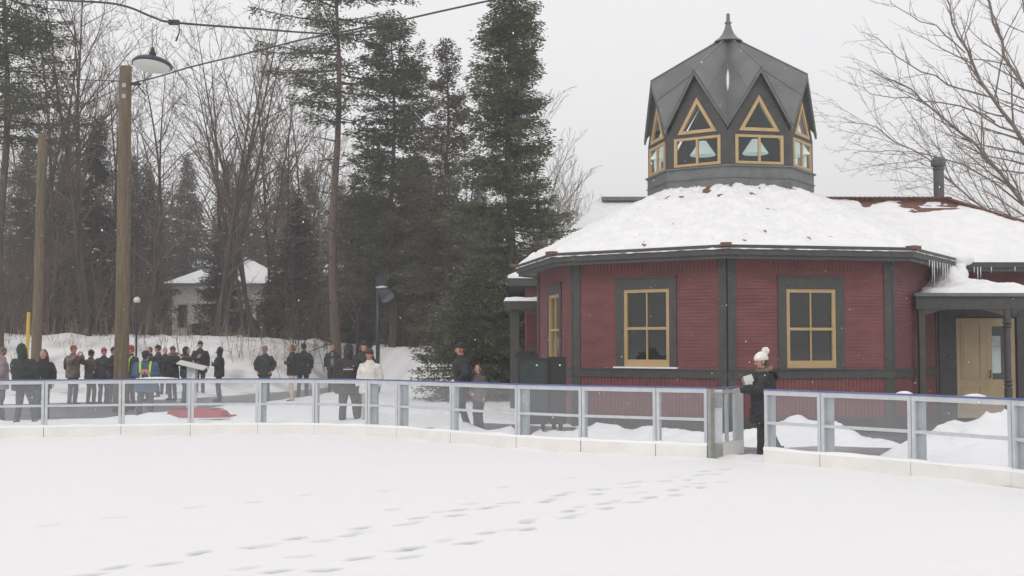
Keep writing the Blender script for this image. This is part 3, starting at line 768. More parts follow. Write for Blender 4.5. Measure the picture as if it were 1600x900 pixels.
# ================================================================== RINK FENCE
FH = 1.11
def fpt(px): Y = lerp_tab(FT, px); return Vector(((px - 800) / F * Y, Y, 0))
def fence(name, label, pxs, wide, snow_on):
    root = thing(name, label, 'fence', fpt(pxs[0]))
    P = [fpt(p) for p in pxs]
    rr_ = random.Random(len(pxs))
    for i, (a, b) in enumerate(zip(P, P[1:])):
        d = (b - a); L = d.length; d.normalize(); n = Vector((-d.y, d.x, 0))  # away from rink
        ang = math.atan2(d.y, d.x); RM = Matrix.Rotation(ang, 3, 'Z')
        def bb(mb, s0, s1, z0, z1, o0, o1): mb.box(a + d * ((s0 + s1) / 2) + n * ((o0 + o1) / 2) + Vector((0, 0, (z0 + z1) / 2)), (s1 - s0, o1 - o0, z1 - z0), RM)
        m = MB(); bb(m, .006, .056, .22, FH - .07, 0, .05); bb(m, L - .056, L - .006, .22, FH - .07, 0, .05)
        bb(m, .004, L - .004, FH - .07, FH - .002, -.003, .055)
        bb(m, .056, L - .056, .60, .645, .002, .048); bb(m, .004, L - .004, .20, .235, -.002, .055)
        fr_ = m.build('panel_frame', M['alu'], root, world=True)
        m = MB(); bb(m, .05, L - .05, .23, FH - .06, .022, .03); m.build('glass_panel', M['rinkglass'], root, world=True)
        m = MB(); bb(m, .002, L - .002, FH, FH + .022, -.012, .066); m.build('top_cap', M['blue'], root, world=True)
        m = MB(); bb(m, .006, L - .006, -.04, .215, -.03, .06); m.build('kickboard', M['kick'], root, world=True)
        m = MB(); nseg = max(6, int(L / .06)); prev = None
        for z_, oo in ((.215, (-.03, .06)),):
            top = [max(0.004, .018 + .03 * noise.noise(Vector(((a.x + d.x * L * q / nseg) * 2.2, i, 1)))) for q in range(nseg + 1)]
            for q in range(nseg):
                s0, s1 = L * q / nseg, L * (q + 1) / nseg
                A_ = a + d * s0; B_ = a + d * s1
                m.hexa([A_ + n * oo[0] + Vector((0, 0, z_)), B_ + n * oo[0] + Vector((0, 0, z_)), B_ + n * oo[1] + Vector((0, 0, z_)), A_ + n * oo[1] + Vector((0, 0, z_)),
                        A_ + n * (oo[0] + .01) + Vector((0, 0, z_ + .022 + top[q])), B_ + n * (oo[0] + .01) + Vector((0, 0, z_ + .022 + top[q + 1])), B_ + n * (oo[1] + .0) + Vector((0, 0, z_ + .022 + top[q + 1])), A_ + n * (oo[1] + .0) + Vector((0, 0, z_ + .022 + top[q]))])
            m.build('snow_line', M['snow'], root, world=True)
            if i in snow_on:
                m = MB()
                s0, s1 = snow_on[i]; k = 10
                for q in range(k):
                    u0, u1 = L * (s0 + (s1 - s0) * q / k), L * (s0 + (s1 - s0) * (q + 1) / k); hq = .03 * math.sin(math.pi * (q + .5) / k) + .004
                    bb(m, u0, u1, FH + .023, FH + .023 + hq, -.005, .06)
                m.build('cap_snow', M['snow'], root, world=True)
        # hinge bolts
    for i, p in enumerate(P):
        q = P[min(i + 1, len(P) - 1)]; p_ = P[max(i - 1, 0)]; d = (q - p_).normalized(); n = Vector((-d.y, d.x, 0)); RM = Matrix.Rotation(math.atan2(d.y, d.x), 3, 'Z')
        w_ = wide.get(pxs[i], (.05, 0.02)); m = MB()
        m.box(p + n * (.10) + d * w_[1] + Vector((0, 0, .55)), (w_[0], .08, 1.06), RM)
        m.box(p + n * (.12) + d * w_[1] + Vector((0, 0, .01)), (w_[0] + .1, .16, .02), RM)
        m.build('post', M['alu2'], root, world=True)
    return root
LEFT = [-200, -60, 72, 192, 300, 405, 493, 575, 622, 706, 808, 908, 1024, 1104]
fence('rink_fence', 'long curved stretch of clear-panelled rink boards with blue top rail, left of the gate', LEFT,
      {405: (.10, .09), 575: (.12, .11), 622: (.13, .09), 808: (.12, .11), 706: (.05, .02), 1104: (.05, -.05)}, {3: (.2, .8), 9: (.0, .0001)})
fence('rink_fence', 'short stretch of clear-panelled rink boards with blue top rail, right of the open gate', [1192, 1280, 1421, 1577, 1740, 1900],
      {1280: (.12, .08), 1421: (.12, .08), 1577: (.22, .14), 1192: (.09, .07)}, {1: (.85, 1.0), 2: (.55, .75)})
# gate: hinge post and leaf swung open
g0 = fpt(1112); gate = thing('rink_gate', 'open rink gate leaf with blue top and clear panel beside the weathered hinge post', 'gate', g0)
d = (fpt(1192) - fpt(1104)).normalized(); RM = Matrix.Rotation(math.atan2(d.y, d.x), 3, 'Z')
m = MB(); m.box(g0 + Vector((-.02, 0.03, .55)), (.06, .10, 1.12), RM); m.build('hinge_post', M['olive'], gate, world=True)
m = MB(); m.box(g0 + Vector((.10, .10, .62)), (.14, .03, .95)); m.build('side_plate', M['alu'], gate, world=True)
for z_, w_ in ((.12, .26), (.93, .24)): m = MB(); m.box(g0 + Vector((.10, .084, z_)), (.15, .025, w_)); m.build('corner_plate', M['olive'], gate, world=True)
ga = g0 + Vector((.07, .12, 0)); gd = Vector((.50, .62, 0)).normalized(); GL = .88; RM = Matrix.Rotation(math.atan2(gd.y, gd.x), 3, 'Z')
def gb(mb, s0, s1, z0, z1, w_): mb.box(ga + gd * ((s0 + s1) / 2) + Vector((0, 0, (z0 + z1) / 2)), (s1 - s0, w_, z1 - z0), RM)
m = MB(); gb(m, 0, .05, .26, 1.05, .05); gb(m, GL - .28, GL, .26, 1.05, .05); gb(m, .05, GL, 1.03, 1.09, .05); gb(m, .33, .38, .26, 1.03, .05); m.build('gate_frame', M['alu'], gate, world=True)
m = MB(); gb(m, 0, GL, 1.092, 1.125, .075); m.build('top_cap', M['blue'], gate, world=True)
m = MB(); gb(m, .05, GL - .28, .26, 1.03, .012); m.build('glass_panel', M['rinkglass'], gate, world=True)
m = MB(); gb(m, 0, GL, .03, .255, .06); m.build('kickboard', M['kick'], gate, world=True)
m = MB(); lt = fpt(1196); m.box(lt + Vector((.03, .08, .80)), (.05, .03, .10)); m.build('latch', M['olive'], gate, world=True)

# ================================================================== POLES, WIRES, LAMPS
def pole(px, py_base, Y, py_top, r0, r1, label, px_top, z0=0.0):
    b = at(px, 600, Y); t = at(px_top, py_top, Y)
    root = thing('utility_pole', label, 'pole', (b.x, Y, z0))
    m = MB(); pts = []; n = 9
    for i in range(n): f_ = i / (n - 1); pts.append((b.x + (t.x - b.x) * f_ + .02 * math.sin(f_ * 5), Y, z0 - .2 + (t.z - z0 + .2) * f_))
    m.tube(pts, [r0 + (r1 - r0) * i / (n - 1) for i in range(n)], 14); m.build('shaft', M['pole'], root, world=True, smooth=True)
    return root, b, t
pole1, b1, t1 = pole(188, 642, 31.5, 104, .20, .165, 'tall weathered wooden pole standing among the crowd, its top beside the hanging lamp', 197.5)
m = MB()
for dz in (-.55, -.85): m.box((t1.x + .0, t1.y - .175, t1.z + dz), (.10, .02, .11))
m.build('number_plate', M['alu2'], pole1, world=True)
m = MB(); m.box((t1.x + .25, t1.y, t1.z - .48), (.28, .06, .06)); m.tube([(t1.x + .3, t1.y, t1.z - .5), (t1.x + .55, t1.y, t1.z - .8)], .02, 5); m.build('cable_bracket', M['cable'], pole1, world=True)
pole2, b2, t2 = pole(54, 600, 44.0, 209, .19, .155, 'wooden pole further left and shorter, rising behind the yellow guy guard', 67.5)
y_ = at(43, 560, 42.5); gg = thing('guy_guard', 'slim yellow plastic guard standing upright left of the shorter wooden pole', 'guy wire guard', (y_.x, 42.5, 0))
m = MB(); pt = at(45, 488, 42.5); m.tube([(y_.x - .05, 42.5, 0), (pt.x, 42.5, pt.z)], .065, 8); m.build('guard_tube', M['yellow'], gg, world=True)
m = MB(); m.tube([(pt.x, 42.5, pt.z), (t2.x, 44.0, t2.z - .6)], .008, 4); m.build('guy_wire', M['cable'], gg, world=True)
def cable(label, pts, r, name='overhead_cable'):
    P = [at(a, b, c) for a, b, c in pts]; out = []
    for i in range(len(P) - 1):
        p0, p1, p2, p3 = P[max(i - 1, 0)], P[i], P[i + 1], P[min(i + 2, len(P) - 1)]
        for q in range(8):
            t = q / 8; out.append(.5 * ((2 * p1) + (p2 - p0) * t + (2 * p0 - 5 * p1 + 4 * p2 - p3) * t * t + (3 * p1 - p0 - 3 * p2 + p3) * t ** 3))
    out.append(P[-1]); m = MB(); m.tube(out, r, 5); o = m.build(name, M['cable'], smooth=True); return tag(o, label, 'cable')
cable('sagging dark cable that carries the hanging lamp across the top left', [(-120, -30, 21), (60, -3, 22), (180, 6, 22), (240, 27, 22), (272, 35, 22), (400, 45, 24), (510, 52, 27), (560, 45, 29)], .022)
cable('overhead cable running from the tall wooden pole up right across the pines', [(205, 130, 31.5), (250, 119, 31), (300, 104, 30), (400, 80, 28), (480, 60, 27), (600, 37, 25), (700, 15, 24), (780, -2, 23), (900, -22, 22)], .022)
cable('thin overhead wire running left from the tall wooden pole', [(-60, 118, 30), (60, 122, 31), (190, 127, 31.4)], .014)
# hanging lamp
lc = at(238, 100, 22); lamp = thing('hanging_lamp', 'wide shallow enamel lamp with dark top and white underside hanging from the cable', 'lamp', lc)
m = MB(); m.lathe([(.355, -.045), (.375, -.03), (.375, .0), (.33, .05), (.20, .095), (.10, .11)], 36); sh = m.build('lamp_shade', M['navy'], lamp, smooth=False); sh.rotation_euler = (R(-9), R(4), 0)
m = MB(); m.lathe([(.05, -.10), (.2, -.09), (.32, -.062), (.352, -.047)], 36); sh = m.build('diffuser', M['globe'], lamp, smooth=True); sh.rotation_euler = (R(-9), R(4), 0)
m = MB(); m.lathe([(.07, .10), (.07, .2), (.045, .25), (.03, .32)], 14); m.build('lamp_neck', M['black'], lamp, smooth=False)
m = MB(); m.tube([(0, 0, .3), (0, 0, .80)], .006, 5); m.tube([(.0, 0, .78), (.08, 0, .72), (.07, 0, .4), (.02, 0, .28)], .005, 4); m.build('suspension_wire', M['cable'], lamp)
q = at(272, 35, 22); m = MB(); m.box(q, (.20, .10, .08)); m.tube([q + Vector((.1, 0, 0)), q + Vector((.10, 0, -.2)), q + Vector((.04, 0, -.36))], [.008, .012, .022], 6); tag(m.build('cable_junction', M['black']), 'small black junction box with a dangling end, on the lamp cable', 'junction box')
# globe lamp far
q = at(214, 469, 43); gl_ = thing('globe_lamp', 'milky globe street lamp on a slim black post in front of the thicket', 'lamp', (q.x, 43, 0))
m = MB(); m.ell(q, (.125, .125, .125), 16, 10); m.build('globe', M['globe'], gl_, world=True, smooth=True)
m = MB(); m.tube([(q.x, 43, -.1), (q.x, 43, q.z - .15)], .04, 8); m.lathe([(.05, -.2), (.09, -.16), (.09, -.1), (.06, -.08)], 12, q); m.build('post', M['black'], gl_, world=True)
# loudspeaker post
q = at(590, 600, 42); sp_ = thing('speaker_post', 'dark blue-black post carrying two floodlight housings, behind the group by the fence', 'lamp post', (q.x, 42, 0))
m = MB(); m.tube([(q.x, 42, -.1), (q.x, 42, 4.25)], .075, 10); m.build('post', M['navy'], sp_, world=True, smooth=True)
m = MB(); h = at(596, 440, 42); m.box(h, (.38, .34, .36), Matrix.Rotation(.2, 3, 'Z')); m.box(h + Vector((.06, 0, .19)), (.46, .42, .03)); m.build('upper_housing', M['navy'], sp_, world=True)
m = MB(); h = at(600, 459, 42); m.tube([h + Vector((-.16, 0, .17)), h + Vector((.0, -.05, .04)), h + Vector((.14, -.12, -.14))], [.13, .22, .27], 14); hd = m.build('lower_housing', M['navy'], sp_, world=True, smooth=False)
m = MB(); m.tube([h + Vector((.142, -.122, -.142)), h + Vector((.15, -.13, -.155))], .25, 14); m.build('lens', M['flash'], sp_, world=True)
m = MB(); m.ell(h + Vector((-.08, -.05, .24)), (.22, .16, .06), 10, 6); m.ell(h + Vector((.03, -.2, .07)), (.16, .04, .025), 8, 5); m.build('snow_cap', M['snow'], sp_, world=True, smooth=True)

# ================================================================== SMALL THINGS
# red overturned sled
q = gnd(309, 660); t = thing('red_sled', 'low red plastic sled lying upside down in the snow behind the fence', 'sled', (q.x, q.y, .03), R(2))
m = MB(); nx = 24
prof = []
for i in range(nx + 1):
    u = i / nx; x = -.80 + 1.6 * u; e = min(u, 1 - u); w_ = .32 * sstep(-.02, .12, e) + .05; hgt = (.10 + .17 * sstep(.0, .16, e)) * (1 - .06 * math.sin(u * 9))
    for (yy, zz) in ((-w_ - .03, .10), (-w_, .12), (-w_ * .8, hgt), (-w_ * .3, hgt + .012), (0, hgt - .006), (w_ * .3, hgt + .012), (w_ * .8, hgt), (w_, .12), (w_ + .03, .10)): m.v.append((x, yy, zz))
m.f = [(i * 9 + k, (i + 1) * 9 + k, (i + 1) * 9 + k + 1, i * 9 + k + 1) for i in range(nx) for k in range(8)]
m.f += [tuple(range(8, -1, -1)), tuple(nx * 9 + k for k in range(9))]
m.build('hull', M['redplastic'], t, smooth=False)
m = MB(); m.tube([(-.82, -.36, .115), (.82, -.36, .115), (.82, .36, .115), (-.82, .36, .115), (-.82, -.36, .115)], .016, 6); m.build('rim', M['redplastic'], t)
m = MB(); m.tube([(-.55, -.2, .285), (.55, -.2, .285)], .012, 6); m.tube([(-.55, .2, .285), (.55, .2, .285)], .012, 6); m.build('runner', M['redplastic'], t)
# lectern
q = gnd(298, 640); lec = thing('lectern', 'clear acrylic lectern with a slanted white top on the path', 'lectern', (q.x, q.y, 0))
s_ = F / q.y; tl = at(279, 567, q.y); trr = at(321, 577, q.y)
m = MB(); ctr = (tl + trr) / 2; wv = (trr - tl); 
m.hexa([tl + Vector((0, -.22, -.03)), trr + Vector((0, -.22, -.03)), trr + Vector((0, .22, .05)), tl + Vector((0, .22, .05)), tl + Vector((0, -.22, .0)), trr + Vector((0, -.22, .0)), trr + Vector((0, .22, .08)), tl + Vector((0, .22, .08))]); m.build('reading_top', mat('lectern_top', (.60, .60, .60), .5, (.68, .68, .68), 5), lec, world=True)
m = MB(); m.box((q.x, q.y, ctr.z / 2), (.24, .02, ctr.z - .02)); m.box((q.x - .12, q.y + .1, ctr.z / 2), (.015, .2, ctr.z - .04)); m.box((q.x + .12, q.y + .1, ctr.z / 2), (.015, .2, ctr.z - .04)); m.build('clear_column', M['clear'], lec, world=True)
m = MB(); m.box((q.x, q.y + .06, .02), (.5, .4, .03)); m.build('base_plate', M['clear'], lec, world=True)
# wheeled carts by the pavilion
def cart(px0, px1, Y, ptop, label, mm, extra):
    a = at(px0, 680, Y); b = at(px1, 680, Y); top = at((px0 + px1) / 2, ptop, Y).z; wd = b.x - a.x
    t = thing('wheeled_cart', label, 'cart', ((a.x + b.x) / 2, Y + .3, 0), 0, 'carts beside the left pavilion wall')
    m = MB(); m.box((0, 0, (top + .24) / 2), (wd, .58, top - .24)); m.build('box', mm, t)
    m = MB(); 
    for z in (.27, top - .02, .95): m.box((0, -.292, z), (wd - .006, .012, .05))
    for x in (-wd / 2 + .025, wd / 2 - .025): m.box((x, -.2925, (top + .24) / 2), (.045, .012, top - .3))
    m.build('edge_rim', M['cart'], t)
    for sx in (-1, 1):
        for sy in (-1, 1):
            m = MB(); m.tube([(sx * (wd / 2 - .1) - .022, sy * .2, .085), (sx * (wd / 2 - .1) + .022, sy * .2, .085)], .085, 14); m.box((sx * (wd / 2 - .1), sy * .2, .19), (.07, .07, .1)); m.build('caster', M['tyre'], t)
    m = MB(); m.tube([(wd * .12, -.31, 1.4), (wd * .12, -.305, 1.4)], .02, 8); m.build('lock', M['whiteplastic'], t)
    if extra:
        m = MB(); m.box((-.12, .05, top + .05), (.45, .3, .1)); m.ell((-.25, -.05, top + .12), (.07, .06, .08), 8, 6); m.ell((-.05, -.06, top + .13), (.09, .06, .07), 8, 6); m.build('gear_on_top', M['cart'], t)
cart(809, 857, 23.0, 560, 'dark green wheeled metal cart with bits of gear on top, left of its black neighbour', M['green'], True)
cart(858.5, 885, 23.05, 558, 'narrow black wheeled cart pushed against the dark green one', M['cart'], False)
# car
q = at(358, 530, 66); gz = 2.05; car = thing('parked_car', 'dark parked car with snow on its roof behind the bare trees', 'car', (q.x, 66, gz), R(8))
m = MB(); sec = [(-2.2, .35, .62), (-2.15, .35, .85), (-1.2, .3, .95), (-.7, .3, 1.4), (1.0, .3, 1.45), (1.7, .3, 1.0), (2.2, .35, .9), (2.25, .35, .6)]
poly = [(x, -.85, zt) for x, zb, zt in sec] + [(2.2, -.85, .3), (-2.2, -.85, .3)]; m.prism([Vector(p) for p in poly], (0, 1.7, 0)); m.build('body', M['carpaint'], car)
m = MB(); m.prism([Vector(p) for p in ((-1.05, -.86, 1.0), (-.65, -.86, 1.34), (.9, -.86, 1.38), (1.45, -.86, 1.02))], (0, -.01, 0)); m.build('side_window', M['winglass'], car)
m = MB(); m.ell((.1, 0, 1.47), (.95, .8, .10), 14, 8); m.ell((-1.6, 0, .95), (.6, .75, .07), 14, 8); m.build('snow_cap', M['snow'], car, smooth=True)
for x in (-1.4, 1.4):
    for yy in (-.84, .84):
        m = MB(); m.tube([(x, yy - .1, .32), (x, yy + .1, .32)], .32, 16); m.build('wheel', M['tyre'], car)
# far houses
def house(px0, px1, Y, depth, ez, rz, label, wm, z0=1.9, ridge=.35, wind=((.12, .3),)):
    a = at(px0, 500, Y).x; b = at(px1, 500, Y).x; cx = (a + b) / 2; t = thing('house', label, 'house', (cx, Y, z0))
    m = MB(); m.box((cx, Y + depth / 2, (z0 + ez) / 2), (b - a, depth, ez - z0)); m.build('wall', wm, t, world=True)
    o_ = .5; e = [Vector(p) for p in ((a - o_, Y - o_, ez), (b + o_, Y - o_, ez), (b + o_, Y + depth + o_, ez), (a - o_, Y + depth + o_, ez))]; h1 = Vector((a + (b - a) * ridge, Y + depth / 2, rz)); h2 = Vector((b - (b - a) * ridge, Y + depth / 2, rz))
    m = MB(); m.add(e + [h1, h2], [(0, 1, 5, 4), (1, 2, 5), (2, 3, 4, 5), (3, 0, 4), (3, 2, 1, 0)]); m.build('roof', M['snow'], t, world=True)
    m = MB(); m.box((cx, Y - o_, ez - .1), (b - a + 2 * o_, .06, .2)); m.build('eave_board', M['soffit'], t, world=True)
    for (u, v) in wind:
        x = a + (b - a) * u; zc = z0 + (ez - z0) * v
        m = MB(); m.box((x, Y - .03, zc), (.62, .06, 1.5)); wf_ = m.build('window', M['soffit'], t, world=True)
        m = MB(); m.box((x, Y - .065, zc), (.46, .02, 1.34)); p_ = m.build('pane', M['carpaint'], wf_); p_.data.transform(MATS[t.name].inverted())
    return t
house(269, 432, 74, 9, at(300, 443, 74).z, at(350, 401, 78).z, 'pale two-storey house with a snowy hip roof behind the bare trees', M['stucco'], 1.9, .45, ((.10, .45), (.5, .45), (.85, .45)))
house(478, 550, 80, 8, at(500, 428, 80).z, at(500, 412, 84).z, 'blue-grey house with a snowy eave glimpsed behind the tall pine trunk', M['bluesiding'], 1.7, .3, ((.3, .3), (.85, .3)))
house(536, 604, 70, 4, at(560, 514, 70).z, at(560, 508, 72).z, 'low tan shed with a snowy roof behind the pine trunk', M['tan'], 1.4, .2, ((.3, .5),))
house(628, 672, 72, 4, at(650, 512, 72).z, at(650, 505, 74).z, 'small tan shed right of the other one, behind the dark evergreens', M['tan'], 1.4, .2, ((.5, .5),))
# ================================================================== TREES
def branch_path(rnd, p, d, L, n, up, wob):
    pts = [p.copy()]; d = d.normalized()
    for i in range(n):
        d = (d + Vector((rnd.gauss(0, wob), rnd.gauss(0, wob), rnd.gauss(0, wob) + up))).normalized(); p = p + d * (L / n); pts.append(p.copy())
    return pts
def rot_dir(rnd, d, ang):
    a = d.orthogonal().normalized(); a.rotate(Matrix.Rotation(rnd.uniform(0, 2 * math.pi), 3, d)); v = d * math.cos(ang) + a * math.sin(ang); return v.normalized()
def grow(rnd, mb, pts, r0, r1, lvl, maxl, dens, spread=.7, shr=.5, up=.06, tmin=.25, minr=.006):
    n = len(pts) - 1; L = sum((pts[i + 1] - pts[i]).length for i in range(n))
    k = max(2, int(L * dens[min(lvl, len(dens) - 1)]))
    for c in range(k):
        t = tmin + (1 - tmin) * (c + rnd.random()) / k; f_ = t * n; i = min(int(f_), n - 1); p = pts[i].lerp(pts[i + 1], f_ - i); d = (pts[i + 1] - pts[i]).normalized()
        cl = L * shr * (1.15 - .7 * t) * rnd.uniform(.6, 1.2); rr = max(minr, (r0 + (r1 - r0) * t) * .6)
        nd = rot_dir(rnd, d, spread * rnd.uniform(.7, 1.25))
        seg = 5 if lvl < 1 else (4 if lvl < 2 else 3)
        cp = branch_path(rnd, p, nd, cl, seg, up, .11)
        mb.tube(cp, [rr + (minr * .7 - rr) * q / seg for q in range(seg + 1)], 5 if lvl == 0 else 3, cap=False)
        if lvl + 1 < maxl and cl > .35: grow(rnd, mb, cp, rr, minr, lvl + 1, maxl, dens, spread, shr, up, .15, minr)
def bare_tree(seed, H, r, label, stems=1, mats=('bark', 'twig'), dens=(1.2, 1.6, 2.0), low=.28, spread=.72, group='bare trees in the thicket', minr=.009, maxl=3, shr=.42, lean=.05, up=.055):
    rnd = random.Random(seed); root = thing('bare_tree', label, 'tree', (0, 0, 0), 0, group)
    tr = MB(); cr = MB()
    for s in range(stems):
        d = Vector((rnd.uniform(-lean, lean) * (1 + s), rnd.uniform(-lean, lean) * (1 + s), 1)).normalized()
        pts = branch_path(rnd, Vector((s * .25 * rnd.uniform(-1, 1), s * .2, -.3)), d, H * (1 - .12 * s), 12, .03, .035)
        rad = [r * (1 - .93 * (i / 12) ** 1.1) for i in range(13)]; rad[0] *= 1.25
        tr.tube(pts, rad, 8, cap=False); grow(rnd, cr, pts, r, .012, 0, maxl, dens, spread, shr, up, low, minr)
    tr.build('trunk', M[mats[0]], root, smooth=True); cr.build('crown', M[mats[1]], root)
    return root
def needles(rnd, mb, p, d, size, n):
    size *= .72; n = int(n * 2)
    for _ in range(n):
        v = (d + Vector((rnd.gauss(0, .55), rnd.gauss(0, .55), rnd.gauss(0, .40)))).normalized(); s = v.cross(Vector((rnd.gauss(0, 1), rnd.gauss(0, 1), rnd.gauss(0, 1)))).normalized()
        o = p + Vector((rnd.gauss(0, .55), rnd.gauss(0, .55), rnd.gauss(0, .38))) * size; L = size * rnd.uniform(.5, 1.25); w_ = size * rnd.uniform(.09, .20)
        b = len(mb.v); mb.v += [tuple(o - s * w_), tuple(o + v * L * .5 + s * w_ * .9), tuple(o + v * L), tuple(o + v * L * .4 - s * w_ * 1.2)]; mb.f.append((b, b + 1, b + 2, b + 3))
def conifer(seed, H, rtrunk, prof, label, leaf='spruce', bark='bark', z0=.04, step=.32, per=7, droop=-.25, tipup=.12, size=.24, dens=9, ncl=3, snow=0, group=None, gaps=0.0, name='spruce_tree', dead=0):
    rnd = random.Random(seed); root = thing(name, label, 'tree', (0, 0, 0), 0, group); tr = MB(); cr = MB(); sn = MB(); wd = MB()
    bend = [Vector((.12 * math.sin(i * .9 + seed), .1 * math.cos(i * .7 + seed), 0)) for i in range(13)]
    pts = [Vector((0, 0, -.3 + (H + .3) * i / 12)) + bend[i] * (.6 if i else 0) * H / 14 for i in range(13)]
    tr.tube(pts, [rtrunk * (1 - .93 * i / 12) for i in range(13)], 9, cap=False)
    def axis(z): f_ = max(0, min(11.999, (z + .3) / (H + .3) * 12)); i = int(f_); return pts[i].lerp(pts[i + 1], f_ - i)
    z = H * z0
    while z < H - .15:
        t = z / H; Rm = lerp_tab(prof, t); lob = 1
        nb = max(3, int(per * rnd.uniform(.7, 1.2)))
        for b in range(nb):
            if rnd.random() < gaps: continue
            a = rnd.uniform(0, 2 * math.pi)
            lump = 1 + .42 * noise.noise(Vector((math.cos(a) * 1.4, math.sin(a) * 1.4, z * .55 + seed * 7)))
            L = Rm * lump * rnd.uniform(.72, 1.12)
            if L < .12: continue
            p0 = axis(z + rnd.uniform(-.15, .15)); d = Vector((math.cos(a), math.sin(a), 0)); dr_ = droop * (1 - t * 1.2) + (.5 if t > .93 else 0)
            seg = 4; bp = []
            for q in range(seg + 1):
                u = q / seg; bp.append(p0 + d * (L * u) + Vector((0, 0, L * (dr_ * u + tipup * u * u))))
            wd.tube(bp, [max(.008, .012 + .012 * L) * (1 - .75 * q / seg) for q in range(seg + 1)], 3, cap=False)
            n = int(L * dens) + 2
            for c in range(n):
                u = (.12 + .88 * (c + rnd.random()) / n); f_ = u * seg; i = min(int(f_), seg - 1); p = bp[i].lerp(bp[i + 1], f_ - i)
                side = Vector((-d.y, d.x, 0)) * rnd.uniform(-1, 1) * (.16 + .30 * L * (1 - u) * u * 2); 
                needles(rnd, cr, p + side + Vector((0, 0, -abs(rnd.gauss(0, .10)))), (d + side * .8 + Vector((0, 0, -.15))).normalized(), size, ncl)
            if snow and rnd.random() < snow:
                u = rnd.uniform(.4, 1); f_ = u * seg; i = min(int(f_), seg - 1); p = bp[i].lerp(bp[i + 1], f_ - i); q_ = rnd.uniform(.05, .17); sn.ell(p + Vector((0, 0, .05)), (q_ * rnd.uniform(.7, 1.6), q_, q_ * rnd.uniform(.25, .6)), 6, 4, Matrix.Rotation(rnd.uniform(-.5, .5), 3, 'Y'))
        z += step * rnd.uniform(.75, 1.25) * (1 - .35 * t)
    needles(rnd, cr, axis(H) + Vector((0, 0, -.1)), Vector((0, 0, 1)), size * 1.2, 10)
    if dead:
        for q in range(dead):
            zz = H * rnd.uniform(.08, z0 * 1.1); a = rnd.uniform(0, 2 * math.pi); bp = branch_path(rnd, axis(zz), Vector((math.cos(a), math.sin(a), rnd.uniform(-.2, .25))), rnd.uniform(1.0, 2.8), 5, .02, .12); wd.tube(bp, [.035, .03, .022, .016, .01, .006], 4, cap=False)
    tr.build('trunk', M[bark], root, smooth=True); cr.build('crown', M[leaf], root); wd.build('limbs', M['bark'], root)
    if sn.v: sn.build('snow_flecks', M['snow'], root)
    return root
def put(root, px, Y, rz=0.0, sc=1.0):
    x = (px - 800) / F * Y; z = ground_z(x, Y, False); root.location = (x, Y, z); root.rotation_euler = (0, 0, rz); root.scale = (sc,) * 3
def zc(py, Y): return EYE + (HOR - py) / F * Y * 1.0

# --- near evergreens
sp = conifer(11, 15.8, .20, [(0, 2.1), (.12, 2.3), (.3, 2.05), (.42, 1.8), (.5, 1.30), (.6, 1.4), (.7, 1.1), (.8, .95), (.9, .62), (1, .1)], 'tall dense dark green spruce right beside the pavilion, its top out of the frame', 'spruce', 'bark', .03, .29, 10, -.36, .22, .22, 12, 5, gaps=.15)
put(sp, 796, 38.5)
sp = conifer(12, 12.3, .15, [(0, 1.9), (.2, 2.2), (.4, 1.9), (.55, 1.5), (.68, 1.15), (.78, .8), (.86, .55), (.88, .32), (.93, .52), (.97, .34), (1, .1)], 'slim brownish spruce with a tufted top between two larger evergreens', 'brownspruce', 'bark', .10, .34, 8, -.2, .14, .24, 10, 4, gaps=.28)
put(sp, 697, 45.5)
sp = conifer(13, 14.2, .19, [(0, 1.9), (.25, 2.3), (.45, 2.2), (.6, 1.7), (.72, 2.0), (.82, 1.6), (.9, 1.35), (.95, .9), (1, .35)], 'wide shaggy evergreen just right of the tall bare pine trunk', 'pine', 'bark', .18, .38, 8, -.16, .16, .27, 11, 5, gaps=.22, dead=22)
put(sp, 612, 50)
pn = conifer(14, 21.0, .235, [(0, 1.4), (.52, 1.5), (.58, 2.9), (.66, 3.7), (.78, 3.4), (.88, 2.4), (1, .6)], 'tall pine with long bare brown trunk and sparse top branches', 'pine', 'pinebark', .53, .46, 6, -.05, .12, .28, 9, 4, gaps=.36, name='pine_tree', dead=44)
put(pn, 523, 48)
sp = conifer(15, 20, .22, [(0, 2.4), (.3, 3.0), (.6, 3.0), (.75, 2.6), (.85, 3.0), (.93, 2.2), (1, .5)], 'large evergreen at the far left edge, cut by the frame', 'pine', 'bark', .45, .46, 7, -.08, .14, .28, 10, 4, gaps=.25, dead=34)
put(sp, 0, 47)
sp = conifer(16, 10.5, .13, [(0, 1.6), (.2, 1.9), (.5, 1.3), (.8, .6), (1, .1)], 'dark spruce with small snow flecks behind the left bare trees', 'farleaf', 'bark', .06, .28, 8, -.22, .14, .24, 10, 3, snow=.16, group='dark spruces in the thicket')
put(sp, 148, 55); spA = sp
sp2 = conifer(17, 7.2, .11, [(0, 1.7), (.25, 1.9), (.5, 1.3), (.8, .55), (1, .1)], 'low dark spruce in front of the blue-grey house', 'farleaf', 'bark', .02, .24, 9, -.24, .14, .22, 12, 3, snow=.10, group='dark spruces in the thicket')
put(sp2, 462, 56)
